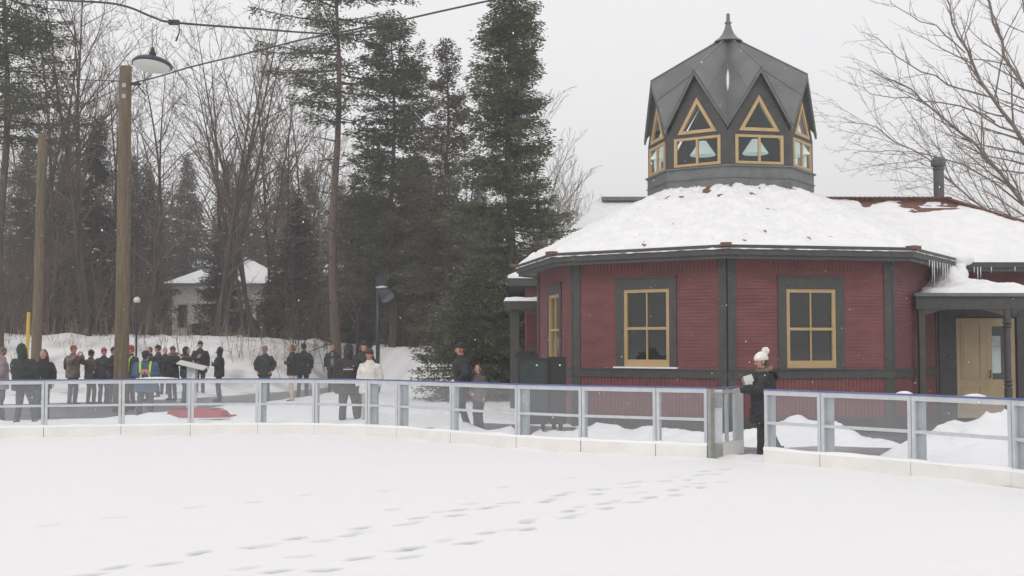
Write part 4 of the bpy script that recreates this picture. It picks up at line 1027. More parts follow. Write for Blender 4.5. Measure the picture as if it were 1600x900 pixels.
spots = [(352, 78, 1.15, 'A', 'dark spruce rising behind the pale house\'s left corner'), (228, 63, .9, 'A', 'dark spruce just left of the pale house'), (205, 70, 1.05, 'A', 'spruce behind the tall wooden pole'), (100, 61, .95, 'A', 'dark spruce right of the shorter wooden pole'), (40, 66, 1.1, 'A', 'dark spruce behind the shorter wooden pole'),
         (428, 60, .55, 'B', 'low spruce in front of the pale house\'s right end'), (345, 64, .9, 'B', 'low spruce before the pale house wall'), (560, 60, 1.25, 'B', 'spruce between the pine trunk and the floodlight post'), (650, 56, 1.35, 'B', 'spruce behind the floodlight post on the right'), (700, 54, 1.2, 'B', 'low spruce left of the big spruce by the pavilion'),
         (480, 72, 1.05, 'A', 'far spruce left of the tall pine trunk'), (590, 70, 1.1, 'A', 'far spruce behind the wide evergreen'), (660, 68, 1.05, 'A', 'far spruce between the wide and the slim evergreen'), (750, 62, .95, 'A', 'far spruce left of the pavilion spruce'), (290, 88, 1.35, 'A', 'far spruce behind the pale house roof on its left'), (380, 90, 1.4, 'A', 'far spruce behind the pale house roof in its middle'), (440, 88, 1.3, 'A', 'far spruce behind the pale house roof on its right'), (530, 90, 1.2, 'A', 'far spruce behind the blue-grey house')]
rnd = random.Random(77)
for (px, Y, s_, kd, lab) in spots:
    src = spA if kd == 'A' else sp2; x = (px - 800) / F * Y
    copy_tree(src, (x, Y, ground_z(x, Y, False)), rnd.uniform(0, 6), s_, lab)
sp3 = conifer(18, 4.6, .10, [(0, 2.0), (.3, 2.0), (.6, 1.3), (1, .2)], 'low bushy green spruce boughs at the foot of the pavilion spruce', 'spruce', 'bark', .02, .2, 11, -.3, .15, .2, 13, 4)
put(sp3, 745, 37.5)
# --- bare trees
T1 = bare_tree(21, 18.5, .135, 'tall bare tree with upright limbs between the two wooden poles', 2, dens=(1.15, 1.7, 2.2), low=.28)
put(T1, 138, 52)
T2 = bare_tree(22, 17.5, .105, 'tall bare forked tree in front of the pale house', 3, dens=(1.1, 1.7, 2.2), low=.22, lean=.09)
put(T2, 340, 53)
T3 = bare_tree(23, 13.5, .10, 'smaller bare tree left of the tall pine trunk', 2, dens=(1.3, 1.8, 2.2), low=.2, mats=('bark', 'twigpale'))
put(T3, 448, 56)
T4 = bare_tree(24, 12, .11, 'bare tree with spreading grey twigs behind the pavilion spruce', 2, dens=(1.8, 2.4, 3.0), low=.25, mats=('bark2', 'twigpale'), spread=.5, lean=.12, shr=.5)
put(T4, 866, 50, 2.0, .92)
bs = [(95, 58, 'T1', .95, 'bare tree just right of the shorter wooden pole'), (178, 60, 'T2', .98, 'bare tree directly left of the tall wooden pole'), (240, 56, 'T3', 1.15, 'bare tree just right of the tall wooden pole'), (350, 61, 'T3', 1.35, 'bare tree in the middle of the pale house front'), (392, 55, 'T2', .92, 'bare tree at the right end of the pale house'), (425, 62, 'T1', .9, 'slender bare tree left of the blue-grey house'), (480, 64, 'T3', 1.0, 'bare tree close left of the tall pine trunk'), (30, 58, 'T2', 1.0, 'bare tree at the left edge before the big evergreen'), 
            (560, 57, 'T3', .8, 'crooked bare tree between the pine trunk and the floodlight post'), (735, 58, 'T3', .95, 'bare tree between the slim spruce and the pavilion spruce'), (905, 56, 'T4', .75, 'smaller bare tree close to the snowy hall roof'), (120, 70, 'T3', 1.3, 'bare tree far back between the wooden poles'), (450, 75, 'T2', 1.0, 'bare tree far back left of the pine trunk'), (60, 76, 'T1', 1.0, 'bare tree far back behind the shorter wooden pole')]
TT = {'T1': T1, 'T2': T2, 'T3': T3, 'T4': T4}
for (px, Y, kd, s_, lab) in bs:
    x = (px - 800) / F * Y; copy_tree(TT[kd], (x, Y, ground_z(x, Y, False)), rnd.uniform(0, 6.2), s_, lab)
# --- large bare tree right, behind the wing: limbs reach into the frame from the right
def right_tree():
    rnd = random.Random(5); Y0 = 36; bx_ = (1800 - 800) / F * Y0
    root = thing('bare_tree', 'large bare tree behind the right wing, its grey limbs reaching in from the right', 'tree', (bx_, Y0, 0)); tr = MB(); cr = MB()
    tr.tube([(bx_, Y0, -.2), (bx_ - .1, Y0, 2), (bx_ - .05, Y0, 4), (bx_ + .3, Y0, 7), (bx_ + .6, Y0, 11), (bx_ + .8, Y0, 15)], [.42, .36, .32, .26, .18, .06], 12)
    tr.build('trunk', M['bark2'], root, world=True, smooth=True)
    limbs = [([(1790, 470), (1690, 400), (1600, 320), (1540, 245), (1480, 190), (1420, 140), (1360, 110)], .11, 34), ([(1800, 400), (1680, 300), (1600, 222), (1545, 150), (1510, 80), (1480, 10), (1470, -50)], .13, 36), ([(1800, 360), (1690, 260), (1620, 170), (1570, 90), (1545, 10), (1530, -60)], .12, 35),
             ([(1790, 460), (1700, 410), (1590, 370), (1520, 310), (1450, 250), (1370, 200), (1320, 185)], .06, 33), ([(1800, 300), (1700, 190), (1640, 110), (1600, 20), (1590, -60)], .11, 37), ([(1600, 320), (1530, 270), (1450, 240), (1390, 235), (1330, 240)], .035, 34), ([(1540, 150), (1480, 130), (1420, 100), (1370, 60), (1345, 50)], .035, 36),
             ([(1560, 190), (1500, 165), (1440, 155), (1380, 150), (1325, 130)], .035, 35), ([(1800, 480), (1720, 440), (1650, 380), (1590, 300), (1560, 260), (1500, 225)], .06, 35), ([(1510, 80), (1460, 40), (1400, 15), (1380, -10)], .03, 36)]
    for P, r_, Y in limbs:
        q = [at(a, b, Y + rnd.uniform(-.3, .3) + (36 - Y) * (1 - i / len(P))) for i, (a, b) in enumerate(P)]; out = []
        for i in range(len(q) - 1):
            for s in range(3): out.append(q[i].lerp(q[i + 1], s / 3) + Vector((rnd.gauss(0, .03), rnd.gauss(0, .08), rnd.gauss(0, .03))))
        out.append(q[-1]); n = len(out) - 1
        r_ *= .72; cr.tube(out, [r_ * (1 - .9 * i / n) + .004 for i in range(n + 1)], 6, cap=False)
        grow(rnd, cr, out, r_, .008, 0, 3, (2.4, 3.0, 3.4), .62, .28 if r_ > .05 else .36, .03, .2, .005)
    cr.build('crown', M['twigpale'], root, world=True)
right_tree()
# --- thicket (uncountable brush) and far wood
def thicket():
    rnd = random.Random(6); mb = MB()
    for i in range(2700):
        Y = rnd.uniform(50, 84); px = rnd.uniform(-260, 760) if i < 2200 else rnd.uniform(-260, 250); x = (px - 800) / F * Y
        if (258 < px < 332 or 372 < px < 446) and Y < 75 and rnd.random() < .93: continue
        if (335 < px < 378 and Y < 66 or 540 < px < 600 and Y < 70) and rnd.random() < .8: continue
        hmax = 7.6 if px < 240 else (5 if px < 500 else 4.5)
        h = rnd.uniform(1.2, hmax) * rnd.uniform(.5, 1); z = ground_z(x, Y, False) if Y < 60 else lerp_tab(TZ, px)
        d = Vector((rnd.gauss(0, .12), rnd.gauss(0, .12), 1)); pts = branch_path(rnd, Vector((x, Y, z - .1)), d, h, 4, .0, .08); r_ = .012 + .003 * h
        mb.tube(pts, [r_, r_ * .8, r_ * .6, r_ * .4, .008], 3, cap=False)
        for c in range(int(5 + h * 2.2)):
            t = rnd.uniform(.15, 1) * 4; k = min(int(t), 3); p = pts[k].lerp(pts[k + 1], t - k)
            q = branch_path(rnd, p, Vector((rnd.gauss(0, 1), rnd.gauss(0, 1), rnd.uniform(.2, 1.1))), h * rnd.uniform(.12, .32), 2, .1, .15); mb.tube(q, [.011, .009, .006], 3, cap=False)
    tag(mb.build('thicket', M['twig']), 'dense brown leafless undergrowth filling the wood edge', 'undergrowth', kind='stuff')
    mb = MB()
    for i in range(230):
        Y = rnd.uniform(92, 125); px = rnd.uniform(-450, 900); x = (px - 800) / F * Y; lim = lerp_tab([(-450, 250), (60, 262), (230, 300), (470, 330), (600, 300), (800, 330), (900, 430)], px)
        H = max(2, zc(lim, Y) * rnd.uniform(.75, 1.0)); rb = H * .17
        for k in range(170):
            t = rnd.random() ** 1.25; a = rnd.uniform(0, 6.28); r_ = rb * (1 - t) * rnd.uniform(.3, 1.05)
            p = Vector((x + r_ * math.cos(a), Y + r_ * math.sin(a), 1.2 + H * t * .97)); needles(rnd, mb, p, Vector((math.cos(a), math.sin(a), -.3)), .75, 2)
        mb.tube([(x, Y, 0), (x, Y, H * .9)], [.16, .03], 4)
    tag(mb.build('far_wood', M['farleaf']), 'far-off evergreen wood closing the view behind the houses', 'woodland', kind='stuff')
thicket()
def weeds():
    rnd = random.Random(8); mb = MB()
    for (a, b, n, y0, y1, hh) in ((335, 470, 90, 47, 52, 1.1), (0, 180, 70, 45.5, 52, 1.1), (180, 330, 50, 46, 52, 1.1), (215, 300, 25, 45, 50, 1.6)):
        for i in range(n):
            px = rnd.uniform(a, b); Y = rnd.uniform(y0, y1); x = (px - 800) / F * Y; z = ground_z(x, Y, True); h = rnd.uniform(.3, hh)
            pts = branch_path(rnd, Vector((x, Y, z - .05)), Vector((rnd.gauss(0, .18), rnd.gauss(0, .1), 1)), h, 3, 0, .08); mb.tube(pts, [.012, .010, .008, .005], 3, cap=False)
            for _ in range(2):
                p = pts[rnd.randint(1, 3)]; mb.tube([p, p + Vector((rnd.gauss(0, .15), rnd.gauss(0, .1), rnd.uniform(.05, .25)))], [.008, .005], 3, cap=False)
    tag(mb.build('dry_weeds', M['weed']), 'dry brown stalks poking out of the snowbank', 'weeds', kind='stuff')
weeds()
# falling snow
def flakes():
    rnd = random.Random(12); mb = MB()
    for i in range(2600):
        Y = 4 + 22 * rnd.random() ** .7; px = rnd.uniform(-200, 1800); py = rnd.uniform(-60, 720); p = at(px, py, Y)
        if p.z < .1: continue
        s = rnd.uniform(.0014, .0034); v = [Vector((s, 0, 0)), Vector((-s, 0, 0)), Vector((0, s, 0)), Vector((0, -s, 0)), Vector((0, 0, s * 1.5)), Vector((0, 0, -s * 1.5))]
        mb.add([p + q for q in v], [(0, 2, 4), (2, 1, 4), (1, 3, 4), (3, 0, 4), (2, 0, 5), (1, 2, 5), (3, 1, 5), (0, 3, 5)])
    tag(mb.build('falling_snow', M['flake']), 'light snowflakes falling through the air', 'snowfall', kind='stuff')
flakes()
#PEOPLE-BEGIN
# ================================================================== PEOPLE
def skinmat(name, c): return mat(name, c, .55, tuple(q * .86 for q in c), 9, .05, 60)
SK = {'fair': skinmat('fair_skin', (.50, .29, .22)), 'pink': skinmat('ruddy_skin', (.52, .24, .19))}
CL = {}
def cloth(c, name=None):
    key = tuple(round(q, 3) for q in c)
    if key not in CL: CL[key] = mat((name or 'cloth') , c, .85, tuple(min(1, q * 1.45 + .004) for q in c), 7, .5, 28)
    return CL[key]
EYE_M = mat('dark_eye', (.03, .022, .02), .3); LIP_M = mat('lips', (.36, .12, .11), .5)
def remesh(mb, name, mt, parent, vox, fold=0.0, ff_=(5, 5, 9), seed=0, smooth_it=2):
    me = bpy.data.meshes.new(name); me.from_pydata([tuple(v) for v in mb.v], [], mb.f); me.update()
    o = bpy.data.objects.new(name, me); COL.objects.link(o)
    r = o.modifiers.new('r', 'REMESH'); r.mode = 'VOXEL'; r.voxel_size = vox; r.adaptivity = 0
    if smooth_it: s = o.modifiers.new('s', 'SMOOTH'); s.factor = .5; s.iterations = smooth_it
    dg = bpy.context.evaluated_depsgraph_get(); ev = o.evaluated_get(dg); m2 = bpy.data.meshes.new_from_object(ev)
    o.modifiers.clear(); o.data = m2; m2.name = name; m2.materials.clear(); m2.materials.append(mt)
    if fold:
        n = len(m2.vertices); co = np.empty(n * 3); m2.vertices.foreach_get('co', co); nr = np.empty(n * 3); m2.vertices.foreach_get('normal', nr)
        co = co.reshape(-1, 3); nr = nr.reshape(-1, 3)
        d = np.array([noise.noise(Vector((c[0] * ff_[0] + seed * 3.1, c[1] * ff_[1], c[2] * ff_[2]))) + .5 * noise.noise(Vector((c[0] * 14, c[1] * 14 + seed, c[2] * 26))) for c in co])
        co = co + nr * (d * fold)[:, None]; m2.vertices.foreach_set('co', co.reshape(-1))
    m2.polygons.foreach_set('use_smooth', [True] * len(m2.polygons)); m2.update(); o.parent = parent
    return o
def hand(mb, w, d, nrm, curl=.5, grow_=0.0, s=1.0, side=1):
    """palm, four unequal fingers and a thumb; d = direction of the hand, nrm = the way the palm faces"""
    d = Vector(d).normalized(); nrm = Vector(nrm); nrm = (nrm - d * nrm.dot(d)).normalized(); ax = d.cross(nrm).normalized() * side
    w = Vector(w); mb.tube([w - d * .03, w + d * .02, w + d * .055, w + d * .09], [(.026 + grow_, .020 + grow_), (.035 + grow_, .018 + grow_), (.042 + grow_, .016 + grow_), (.040 + grow_, .014 + grow_)], 8, up=ax)
    for q, (o_, L) in enumerate(((-.032, .062), (-.011, .076), (.011, .082), (.032, .072))):
        p = w + d * .082 + ax * o_; a = 0; pts = [p - d * .02, p]
        for k, f_ in enumerate((.45, .32, .23)):
            a += curl * (.55 + .3 * k) + .05 * q; p = p + (d * math.cos(a) + nrm * math.sin(a)) * (L * f_) + ax * (o_ * .06); pts.append(p)
        mb.tube(pts, [.0098 + grow_, .0098 + grow_, .009 + grow_, .0085 + grow_, .007 + grow_], 6)
    p = w + ax * .030 + d * .02; t = (ax * .75 + d * .6 + nrm * .35).normalized()
    mb.tube([p, p + t * .03, p + t * .055 + nrm * .008, p + t * .072 + d * .012 + nrm * .016], [.013 + grow_, .0115 + grow_, .0105 + grow_, .008 + grow_], 6)
ARMS = {
 'down': lambda s: ((s * .255, .015, 1.17), (s * .265, -.04, .93), (0, -.15, -1), (-s, 0, 0)),
 'pocket': lambda s: ((s * .30, .05, 1.17), (s * .225, -.09, .98), (-s * .5, -.5, -.7), (-s, .3, 0)),
 'hold': lambda s: ((s * .245, -.02, 1.17), (s * .10, -.215, 1.22), (-s * .55, -.35, .6), (-s * .2, .9, .2)),
 'photo': lambda s: ((s * .27, -.12, 1.24), (s * .09, -.27, 1.46), (-s * .3, -.5, .8), (-s, 0, .2)),
 'front': lambda s: ((s * .27, -.02, 1.16), (s * .06, -.20, 1.02), (-s * .9, -.3, -.2), (0, 1, 0)),
 'back': lambda s: ((s * .28, .09, 1.18), (s * .09, .19, 1.0), (-s * .7, 0, -.7), (0, -1, 0)),
}
def person(label, px, py, H, yaw, skin='fair', jacket=(.03, .03, .035), trouser=(.03, .03, .04), hem=.82, bulk=1.0, arms=('down', 'down'), legs=(.10, .0, .10, .0), lean=0, headyaw=0, headpitch=0, hat=None, hair=(.06, .035, .02), hairlong=False, shoe=(.02, .02, .02), gloves=None, extra=(), vox=.013, z=None, armfix=None, Y=None, fur=None, trouserw=1.0):
    g = gnd(px, py) if Y is None else Vector(((px - 800) / F * Y, Y, 0))
    gz = 0.0 if z is None else z
    root = thing('person', label, 'person', (g.x, g.y, gz), R(yaw)); s = H / 1.75; root.scale = (s, s, s); MATS[root.name] = MATS[root.name] @ Matrix.Scale(s, 4)
    bulk *= 1.06; seed = hash_(label); LM = Matrix.Translation((0, 0, .95)) @ Matrix.Rotation(R(lean), 4, 'X') @ Matrix.Translation((0, 0, -.95))
    U = lambda p: LM @ Vector(p)
    lx, ly, rx, ry = legs; FT_ = {-1: Vector((-lx, ly, .0)), 1: Vector((rx, ry, .0))}
    HM = LM @ Matrix.Translation((0, -.012, 1.515)) @ Matrix.Rotation(R(headyaw), 4, 'Z') @ Matrix.Rotation(R(headpitch), 4, 'X')
    h = lambda p: HM @ Vector(p)
    arm = {}
    for i, sd in enumerate((-1, 1)):
        a = ARMS[arms[i]](sd) if not (armfix and sd in armfix) else armfix[sd]
        arm[sd] = (U((sd * (.168 + .03 * (bulk - 1)), .0, 1.385)), U(a[0]), U(a[1]), LM.to_3x3() @ Vector(a[2]), LM.to_3x3() @ Vector(a[3]))
    # ---- body: one continuous surface
    b = MB()
    b.tube([U((0, 0, .88)), U((0, 0, 1.0)), U((0, 0, 1.12)), U((0, 0, 1.28)), U((0, 0, 1.40)), U((0, .0, 1.46))], [(.15, .10), (.155, .105), (.135, .095), (.16, .11), (.165, .09), (.08, .06)], 12, up=(1, 0, 0))
    b.tube([U((0, .01, 1.42)), h((0, .0, .02)), h((0, 0, .06))], [.055, .052, .055], 10)
    for sd in (-1, 1):
        f = FT_[sd]; hp = Vector((sd * .085, 0, .90)); kn = Vector((sd * .09 * .4 + f.x * .6, f.y * .45 - .03, .49)); an = f + Vector((0, .02, .09))
        b.tube([hp, hp.lerp(kn, .5), kn, kn.lerp(an, .4), an, an + Vector((0, 0, -.05))], [.08, .068, .05, .05, .034, .034], 8)
        b.tube([an + Vector((0, .03, -.05)), an + Vector((0, -.05, -.055)), an + Vector((0, -.14, -.06))], [(.03, .03), (.036, .03), (.03, .02)], 8, up=(1, 0, 0))
        S, E, W, hd, hn = arm[sd]; b.tube([U((sd * .10, 0, 1.40)), S, S.lerp(E, .5), E, E.lerp(W, .5), W], [.05, .05, .042, .036, .034, .024], 8)
        hand(b, W, hd, hn, .45, 0, 1, sd)
    # head: skull, jaw, nose, ears
    b.tube([h((0, -.030, .0)), h((0, -.028, .018)), h((0, -.018, .05)), h((0, -.008, .09)), h((0, .0, .13)), h((0, .004, .17)), h((0, .006, .20)), h((0, .006, .218))],
           [(.030, .030), (.045, .046), (.060, .074), (.070, .088), (.075, .096), (.072, .092), (.052, .066), (.02, .025)], 14, up=HM.to_3x3() @ Vector((1, 0, 0)))
    b.tube([h((0, -.088, .125)), h((0, -.103, .10)), h((0, -.118, .078)), h((0, -.098, .068))], [.009, .011, .014, .010], 6)
    for sd in (-1, 1): b.ell(h((sd * .077, .008, .10)), (.012, .02, .032), 6, 5)
    body = remesh(b, 'body', SK[skin], root, min(vox, .011)); 
    for sd in (-1, 1):
        m = MB(); m.ell(h((sd * .030, -.0855, .122)), (.011, .008, .007), 8, 5); m.build('eye', EYE_M, root, smooth=True)
    m = MB(); m.ell(h((0, -.095, .045)), (.022, .009, .006), 8, 5); m.build('mouth', LIP_M, root, smooth=True)
    # ---- trousers
    t = MB(); q = trouserw
    t.tube([Vector((0, 0, .80)), Vector((0, 0, .86)), U((0, 0, .98)), U((0, 0, 1.06))], [(.13, .10), (.165, .125), (.165, .12), (.15, .11)], 12, up=(1, 0, 0))
    for sd in (-1, 1):
        f = FT_[sd]; hp = Vector((sd * .088, 0, .90)); kn = Vector((sd * .09 * .4 + f.x * .6, f.y * .45 - .03, .49)); an = f + Vector((0, .02, .10))
        t.tube([hp, hp.lerp(kn, .5), kn, kn.lerp(an, .45), an, an + Vector((0, 0, -.04))], [.098 * q, .088 * q, .070 * q, .068 * q, .060 * q, .062 * q], 10)
    remesh(t, 'trousers', cloth(trouser, 'trouser_cloth'), root, vox, .012, (7, 7, 12), seed)
    for sd in (-1, 1):
        f = FT_[sd]; m = MB(); o = f + Vector((0, .0, 0)); dr = Vector((sd * .12, -1, 0)).normalized()
        m.tube([o - dr * .075 + Vector((0, 0, .05)), o - dr * .04 + Vector((0, 0, .052)), o + dr * .06 + Vector((0, 0, .046)), o + dr * .15 + Vector((0, 0, .038)), o + dr * .185 + Vector((0, 0, .032))], [(.03, .042), (.042, .052), (.046, .045), (.044, .036), (.022, .022)], 10, up=(1, 0, 0))
        m.tube([o + Vector((0, .02, .04)), o + Vector((0, .02, .20))], [.050, .055], 10); m.build('boot', cloth(shoe, 'boot_leather'), root, smooth=True)
    # ---- jacket
    j = MB(); k = bulk
    hemw = .185 + .03 * max(0, (.9 - hem)) * 3
    rings = [((0, 0, hem), (hemw * k, .14 * k)), ((0, 0, hem + .02), ((hemw + .004) * k, .145 * k)), ((0, 0, .98), (.185 * k, .14 * k)), ((0, 0, 1.12), (.175 * k, .135 * k)), ((0, -.005, 1.28), (.195 * k, .148 * k)), ((0, 0, 1.36), (.198 * k, .13 * k)), ((0, .005, 1.42), (.150 * k, .105 * k)), ((0, .008, 1.455), (.108 * (.5 + .5 * k), .09)), ((0, .01, 1.485), (.082, .08)), ((0, .005, 1.525), (.075, .078))]
    j.tube([U(p) if p[2] > .9 else Vector(p) for p, r_ in rings], [r_ for p, r_ in rings], 16, up=(1, 0, 0))
    for sd in (-1, 1):
        S, E, W, hd, hn = arm[sd]; Wc = W - hd.normalized() * .005
        j.tube([U((sd * .07, 0, 1.385)), S + Vector((sd * .008, 0, -.012)), S.lerp(E, .5), E, E.lerp(Wc, .5), Wc], [.055 * k, .076 * k, .072 * k, .063 * k, .056 * k, .047 * k], 10)
    jk = remesh(j, 'jacket', cloth(jacket, 'jacket_cloth'), root, vox, .016, (5, 5, 13), seed + 1)
    if gloves is not None:
        m = MB()
        for sd in (-1, 1): S, E, W, hd, hn = arm[sd]; hand(m, W, hd, hn, .45, .004, 1, sd)
        remesh(m, 'gloves', cloth(gloves, 'glove_knit'), root, .009)
    # ---- hair and headgear
    HR = HM.to_3x3()
    if hair is not None and hat != 'hood':
        m = MB(); m.tube([h((0, .02, .05)), h((0, .014, .10)), h((0, .014, .15)), h((0, .012, .19)), h((0, .010, .222)), h((0, .008, .232))], [(.066, .078), (.082, .090), (.084, .094), (.076, .088), (.045, .055), (.01, .01)], 14, up=HR @ Vector((1, 0, 0)))
        cut = []
        if hairlong:
            for a in range(9):
                an_ = math.pi * (a / 8); x = math.cos(an_) * .078; y = .03 + math.sin(an_) * .065
                m.tube([h((x, y, .15)), h((x * 1.15, y + .01, .06)), h((x * 1.25, y + .02, -.03)), h((x * 1.2, y + .015, -.12))], [.022, .030, .030, .012], 6)
        # keep the face clear: shift hair backward
        for i_, v in enumerate(m.v):
            lv = HM.inverted() @ Vector(v)
            if lv.y < -.045 and lv.z < .165: lv.y = -.045 + (lv.y + .045) * .1
            m.v[i_] = tuple(HM @ lv)
        remesh(m, 'hair', cloth(hair, 'hair'), root, .011, .006, (20, 20, 8), seed)
    if hat:
        kind, col = hat if isinstance(hat, tuple) else (hat, jacket)
        m = MB(); up_ = HR @ Vector((1, 0, 0))
        if kind in ('beanie', 'pom'):
            m.tube([h((0, .006, .135)), h((0, .006, .15)), h((0, .006, .178)), h((0, .010, .18)), h((0, .012, .215)), h((0, .014, .245)), h((0, .016, .262))], [(.088, .104), (.093, .108), (.092, .107), (.086, .100), (.078, .090), (.048, .056), (.012, .014)], 16, up=up_)
            if kind == 'pom':
                c_ = h((0, .01, .17)); m.v = [tuple(c_ + (Vector(v) - c_) * 1.16) for v in m.v]
            o = remesh(m, 'beanie', cloth(col, 'knit_hat'), root, .009, .005, (14, 14, 30), seed)
            if kind == 'pom':
                m = MB(); c0 = h((0, .095, .278)); m.ell(c0, (.066, .066, .066), 14, 10)
                m.v = [tuple(Vector(v) + (Vector(v) - c0) * .22 * noise.noise(Vector(v) * 45)) for v in m.v]; m.build('pompom', cloth(col, 'knit_hat'), root, smooth=True)
        elif kind in ('cap', 'flatcap'):
            m.tube([h((0, .006, .150)), h((0, .006, .165)), h((0, .008, .200)), h((0, .010, .232)), h((0, .012, .245))], [(.084, .100), (.088, .104), (.084, .098), (.055, .066), (.012, .014)], 16, up=up_)
            m.tube([h((0, -.07, .158)), h((0, -.12, .156)), h((0, -.165, .142))], [(.070, .010), (.066, .008), (.035, .006)], 12, up=up_)
            remesh(m, 'cap', cloth(col, 'cap_cloth'), root, .007, 0)
        elif kind == 'hood':
            m.tube([h((0, .02, -.03)), h((0, .012, .03)), h((0, .020, .10)), h((0, .028, .17)), h((0, .035, .225)), h((0, .045, .262)), h((0, .05, .275))], [(.105, .095), (.098, .10), (.102, .108), (.104, .112), (.082, .09), (.04, .05), (.01, .01)], 16, up=up_)
            for i_, v in enumerate(m.v):
                lv = HM.inverted() @ Vector(v)
                if lv.y < -.055: lv.y = -.055 + (lv.y + .055) * .15
                m.v[i_] = tuple(HM @ lv)
            remesh(m, 'hood', cloth(col, 'jacket_cloth'), root, .011, .010, (8, 8, 12), seed)
    if fur:
        m = MB(); rr_ = random.Random(seed)
        for i in range(620):
            a = rr_.uniform(0, 6.283); r_ = .105; c0 = U((math.cos(a) * r_ * 1.3, .035 + math.sin(a) * r_ * 1.05, 1.49 + .03 * math.sin(a))); q_ = rr_.uniform(0, 6.28)
            o = Vector((math.cos(a) * math.cos(q_), math.sin(a) * math.cos(q_), math.sin(q_))); p = c0 + o * .028; e = c0 + (o + Vector((rr_.gauss(0, .3), rr_.gauss(0, .3), rr_.gauss(0, .3)))).normalized() * rr_.uniform(.05, .075); sd_ = o.orthogonal().normalized() * .007
            b0 = len(m.v); m.v += [tuple(p - sd_), tuple(p + sd_), tuple(e)]; m.f.append((b0, b0 + 1, b0 + 2))
        o2 = len(m.v); pts = [U((math.cos(a / 16 * 6.283) * .137, .035 + math.sin(a / 16 * 6.283) * .11, 1.49 + .03 * math.sin(a / 16 * 6.283))) for a in range(17)]; m.tube(pts, .034, 8)
        m.build('fur_collar', cloth(fur, 'fur'), root)
    global BK; BK = bulk
    for e in extra: e(root, U, h, arm, jk)
    return root
def hash_(s): return sum((i + 1) * ord(c) for i, c in enumerate(s)) % 97
# things people wear or hold
def hivis(root, U, h, arm, jk):
    for sd in (-1, 1):
        m = MB()
        P = [(sd * .095, -.162, 1.05), (sd * .10, -.168, 1.2), (sd * .105, -.168, 1.30), (sd * .11, -.145, 1.40), (sd * .115, -.07, 1.475), (sd * .115, .0, 1.485), (sd * .11, .09, 1.46), (sd * .10, .145, 1.38), (sd * .09, .165, 1.25), (sd * .08, .16, 1.05)]
        P = [(p[0], p[1] * (.2 + .8 * BK) * .97, p[2] - .015) for p in P]
        m.tube([U(p) for p in P], [(.026, .012)] * len(P), 8, up=(1, 0, 0)); m.build('hi_vis_strap', mat('hi_vis_yellow', (.45, .72, .03), .5), root, smooth=True)
def patch(root, U, h, arm, jk):
    m = MB(); m.hexa([U(p) for p in ((-.105, .207, 1.235), (.105, .207, 1.235), (.105, .150, 1.235), (-.105, .150, 1.235), (-.105, .210, 1.263), (.105, .210, 1.263), (.105, .15, 1.263), (-.105, .15, 1.263))])
    m.build('back_lettering_band', mat('grey_print', (.42, .43, .46), .6), root)
    m = MB(); m.hexa([U(p) for p in ((-.04, .203, 1.285), (.04, .203, 1.285), (.04, .145, 1.285), (-.04, .145, 1.285), (-.04, .204, 1.302), (.04, .204, 1.302), (.04, .145, 1.302), (-.04, .145, 1.302))])
    m.build('small_print_band', mat('dim_print', (.16, .17, .2), .6), root)
def backpack(root, U, h, arm, jk):
    m = MB(); m.tube([U((0, .19, 1.02)), U((0, .21, 1.08)), U((0, .22, 1.25)), U((0, .20, 1.38)), U((0, .17, 1.43))], [(.10, .05), (.14, .09), (.145, .10), (.13, .08), (.08, .03)], 12, up=(1, 0, 0)); remesh(m, 'backpack', cloth((.03, .03, .032), 'backpack_cloth'), root, .014, .01)
def shirt(root, U, h, arm, jk):
    m = MB(); m.tube([U((0, -.140, .96)), U((0, -.136, 1.12)), U((0, -.148, 1.28)), U((0, -.125, 1.38)), U((0, -.085, 1.46))], [(.062, .02), (.066, .02), (.068, .02), (.055, .02), (.035, .02)], 10, up=(1, 0, 0)); m.build('shirt_front', cloth((.20, .20, .175), 'shirt'), root, smooth=True)
P0 = dict
person('person in a patterned grey-pink jacket cut off by the left edge', 1, 667, 1.76, -60, jacket=(.22, .18, .19), trouser=(.05, .055, .07), arms=('pocket', 'hold'), hair=(.12, .08, .06), bulk=1.05)
person('person in dark jacket with green hood up, back turned, legs apart, at the far left', 37, 670, 1.80, 165, jacket=(.026, .028, .028), trouser=(.055, .06, .068), hat=('hood', (.028, .04, .034)), hair=None, bulk=1.38, legs=(.25, -.05, .14, .05), lean=-8, shoe=(.28, .12, .06), arms=('hold', 'hold'), hem=.80)
person('woman with long brown hair in black coat, facing the rink beside the green hood', 66, 658, 1.70, 5, jacket=(.018, .018, .02), trouser=(.05, .055, .06), hair=(.09, .045, .03), hairlong=True, bulk=1.05, shoe=(.26, .12, .06), arms=('pocket', 'down'), hem=.78)
person('man in red cap and brown jacket with black backpack, photographing to the right', 113, 633, 1.78, 62, jacket=(.14, .11, .095), trouser=(.06, .068, .085), hat=('cap', (.26, .045, .05)), arms=('photo', 'photo'), extra=(backpack,), bulk=1.12, hem=.80, skin='pink')
person('short person in black beanie and maroon jacket turned to the red-capped neighbour', 141, 632, 1.64, 150, jacket=(.075, .05, .055), trouser=(.035, .035, .04), hat=('beanie', (.02, .02, .022)), bulk=1.15, arms=('pocket', 'hold'), legs=(.18, .0, .10, .0))
person('person in round red cap and dark jacket reaching toward the tall pole', 161, 632, 1.70, 40, jacket=(.035, .035, .038), trouser=(.04, .042, .05), hat=('beanie', (.30, .035, .045)), bulk=1.1, arms=('down', 'hold'), gloves=(.02, .02, .02), skin='pink')
person('person in red cap and hi-vis straps, half hidden right of the tall pole', 203, 640, 1.78, -25, jacket=(.05, .06, .085), trouser=(.04, .042, .05), hat=('beanie', (.32, .035, .045)), extra=(hivis,), bulk=1.1, arms=('hold', 'down'), skin='pink')
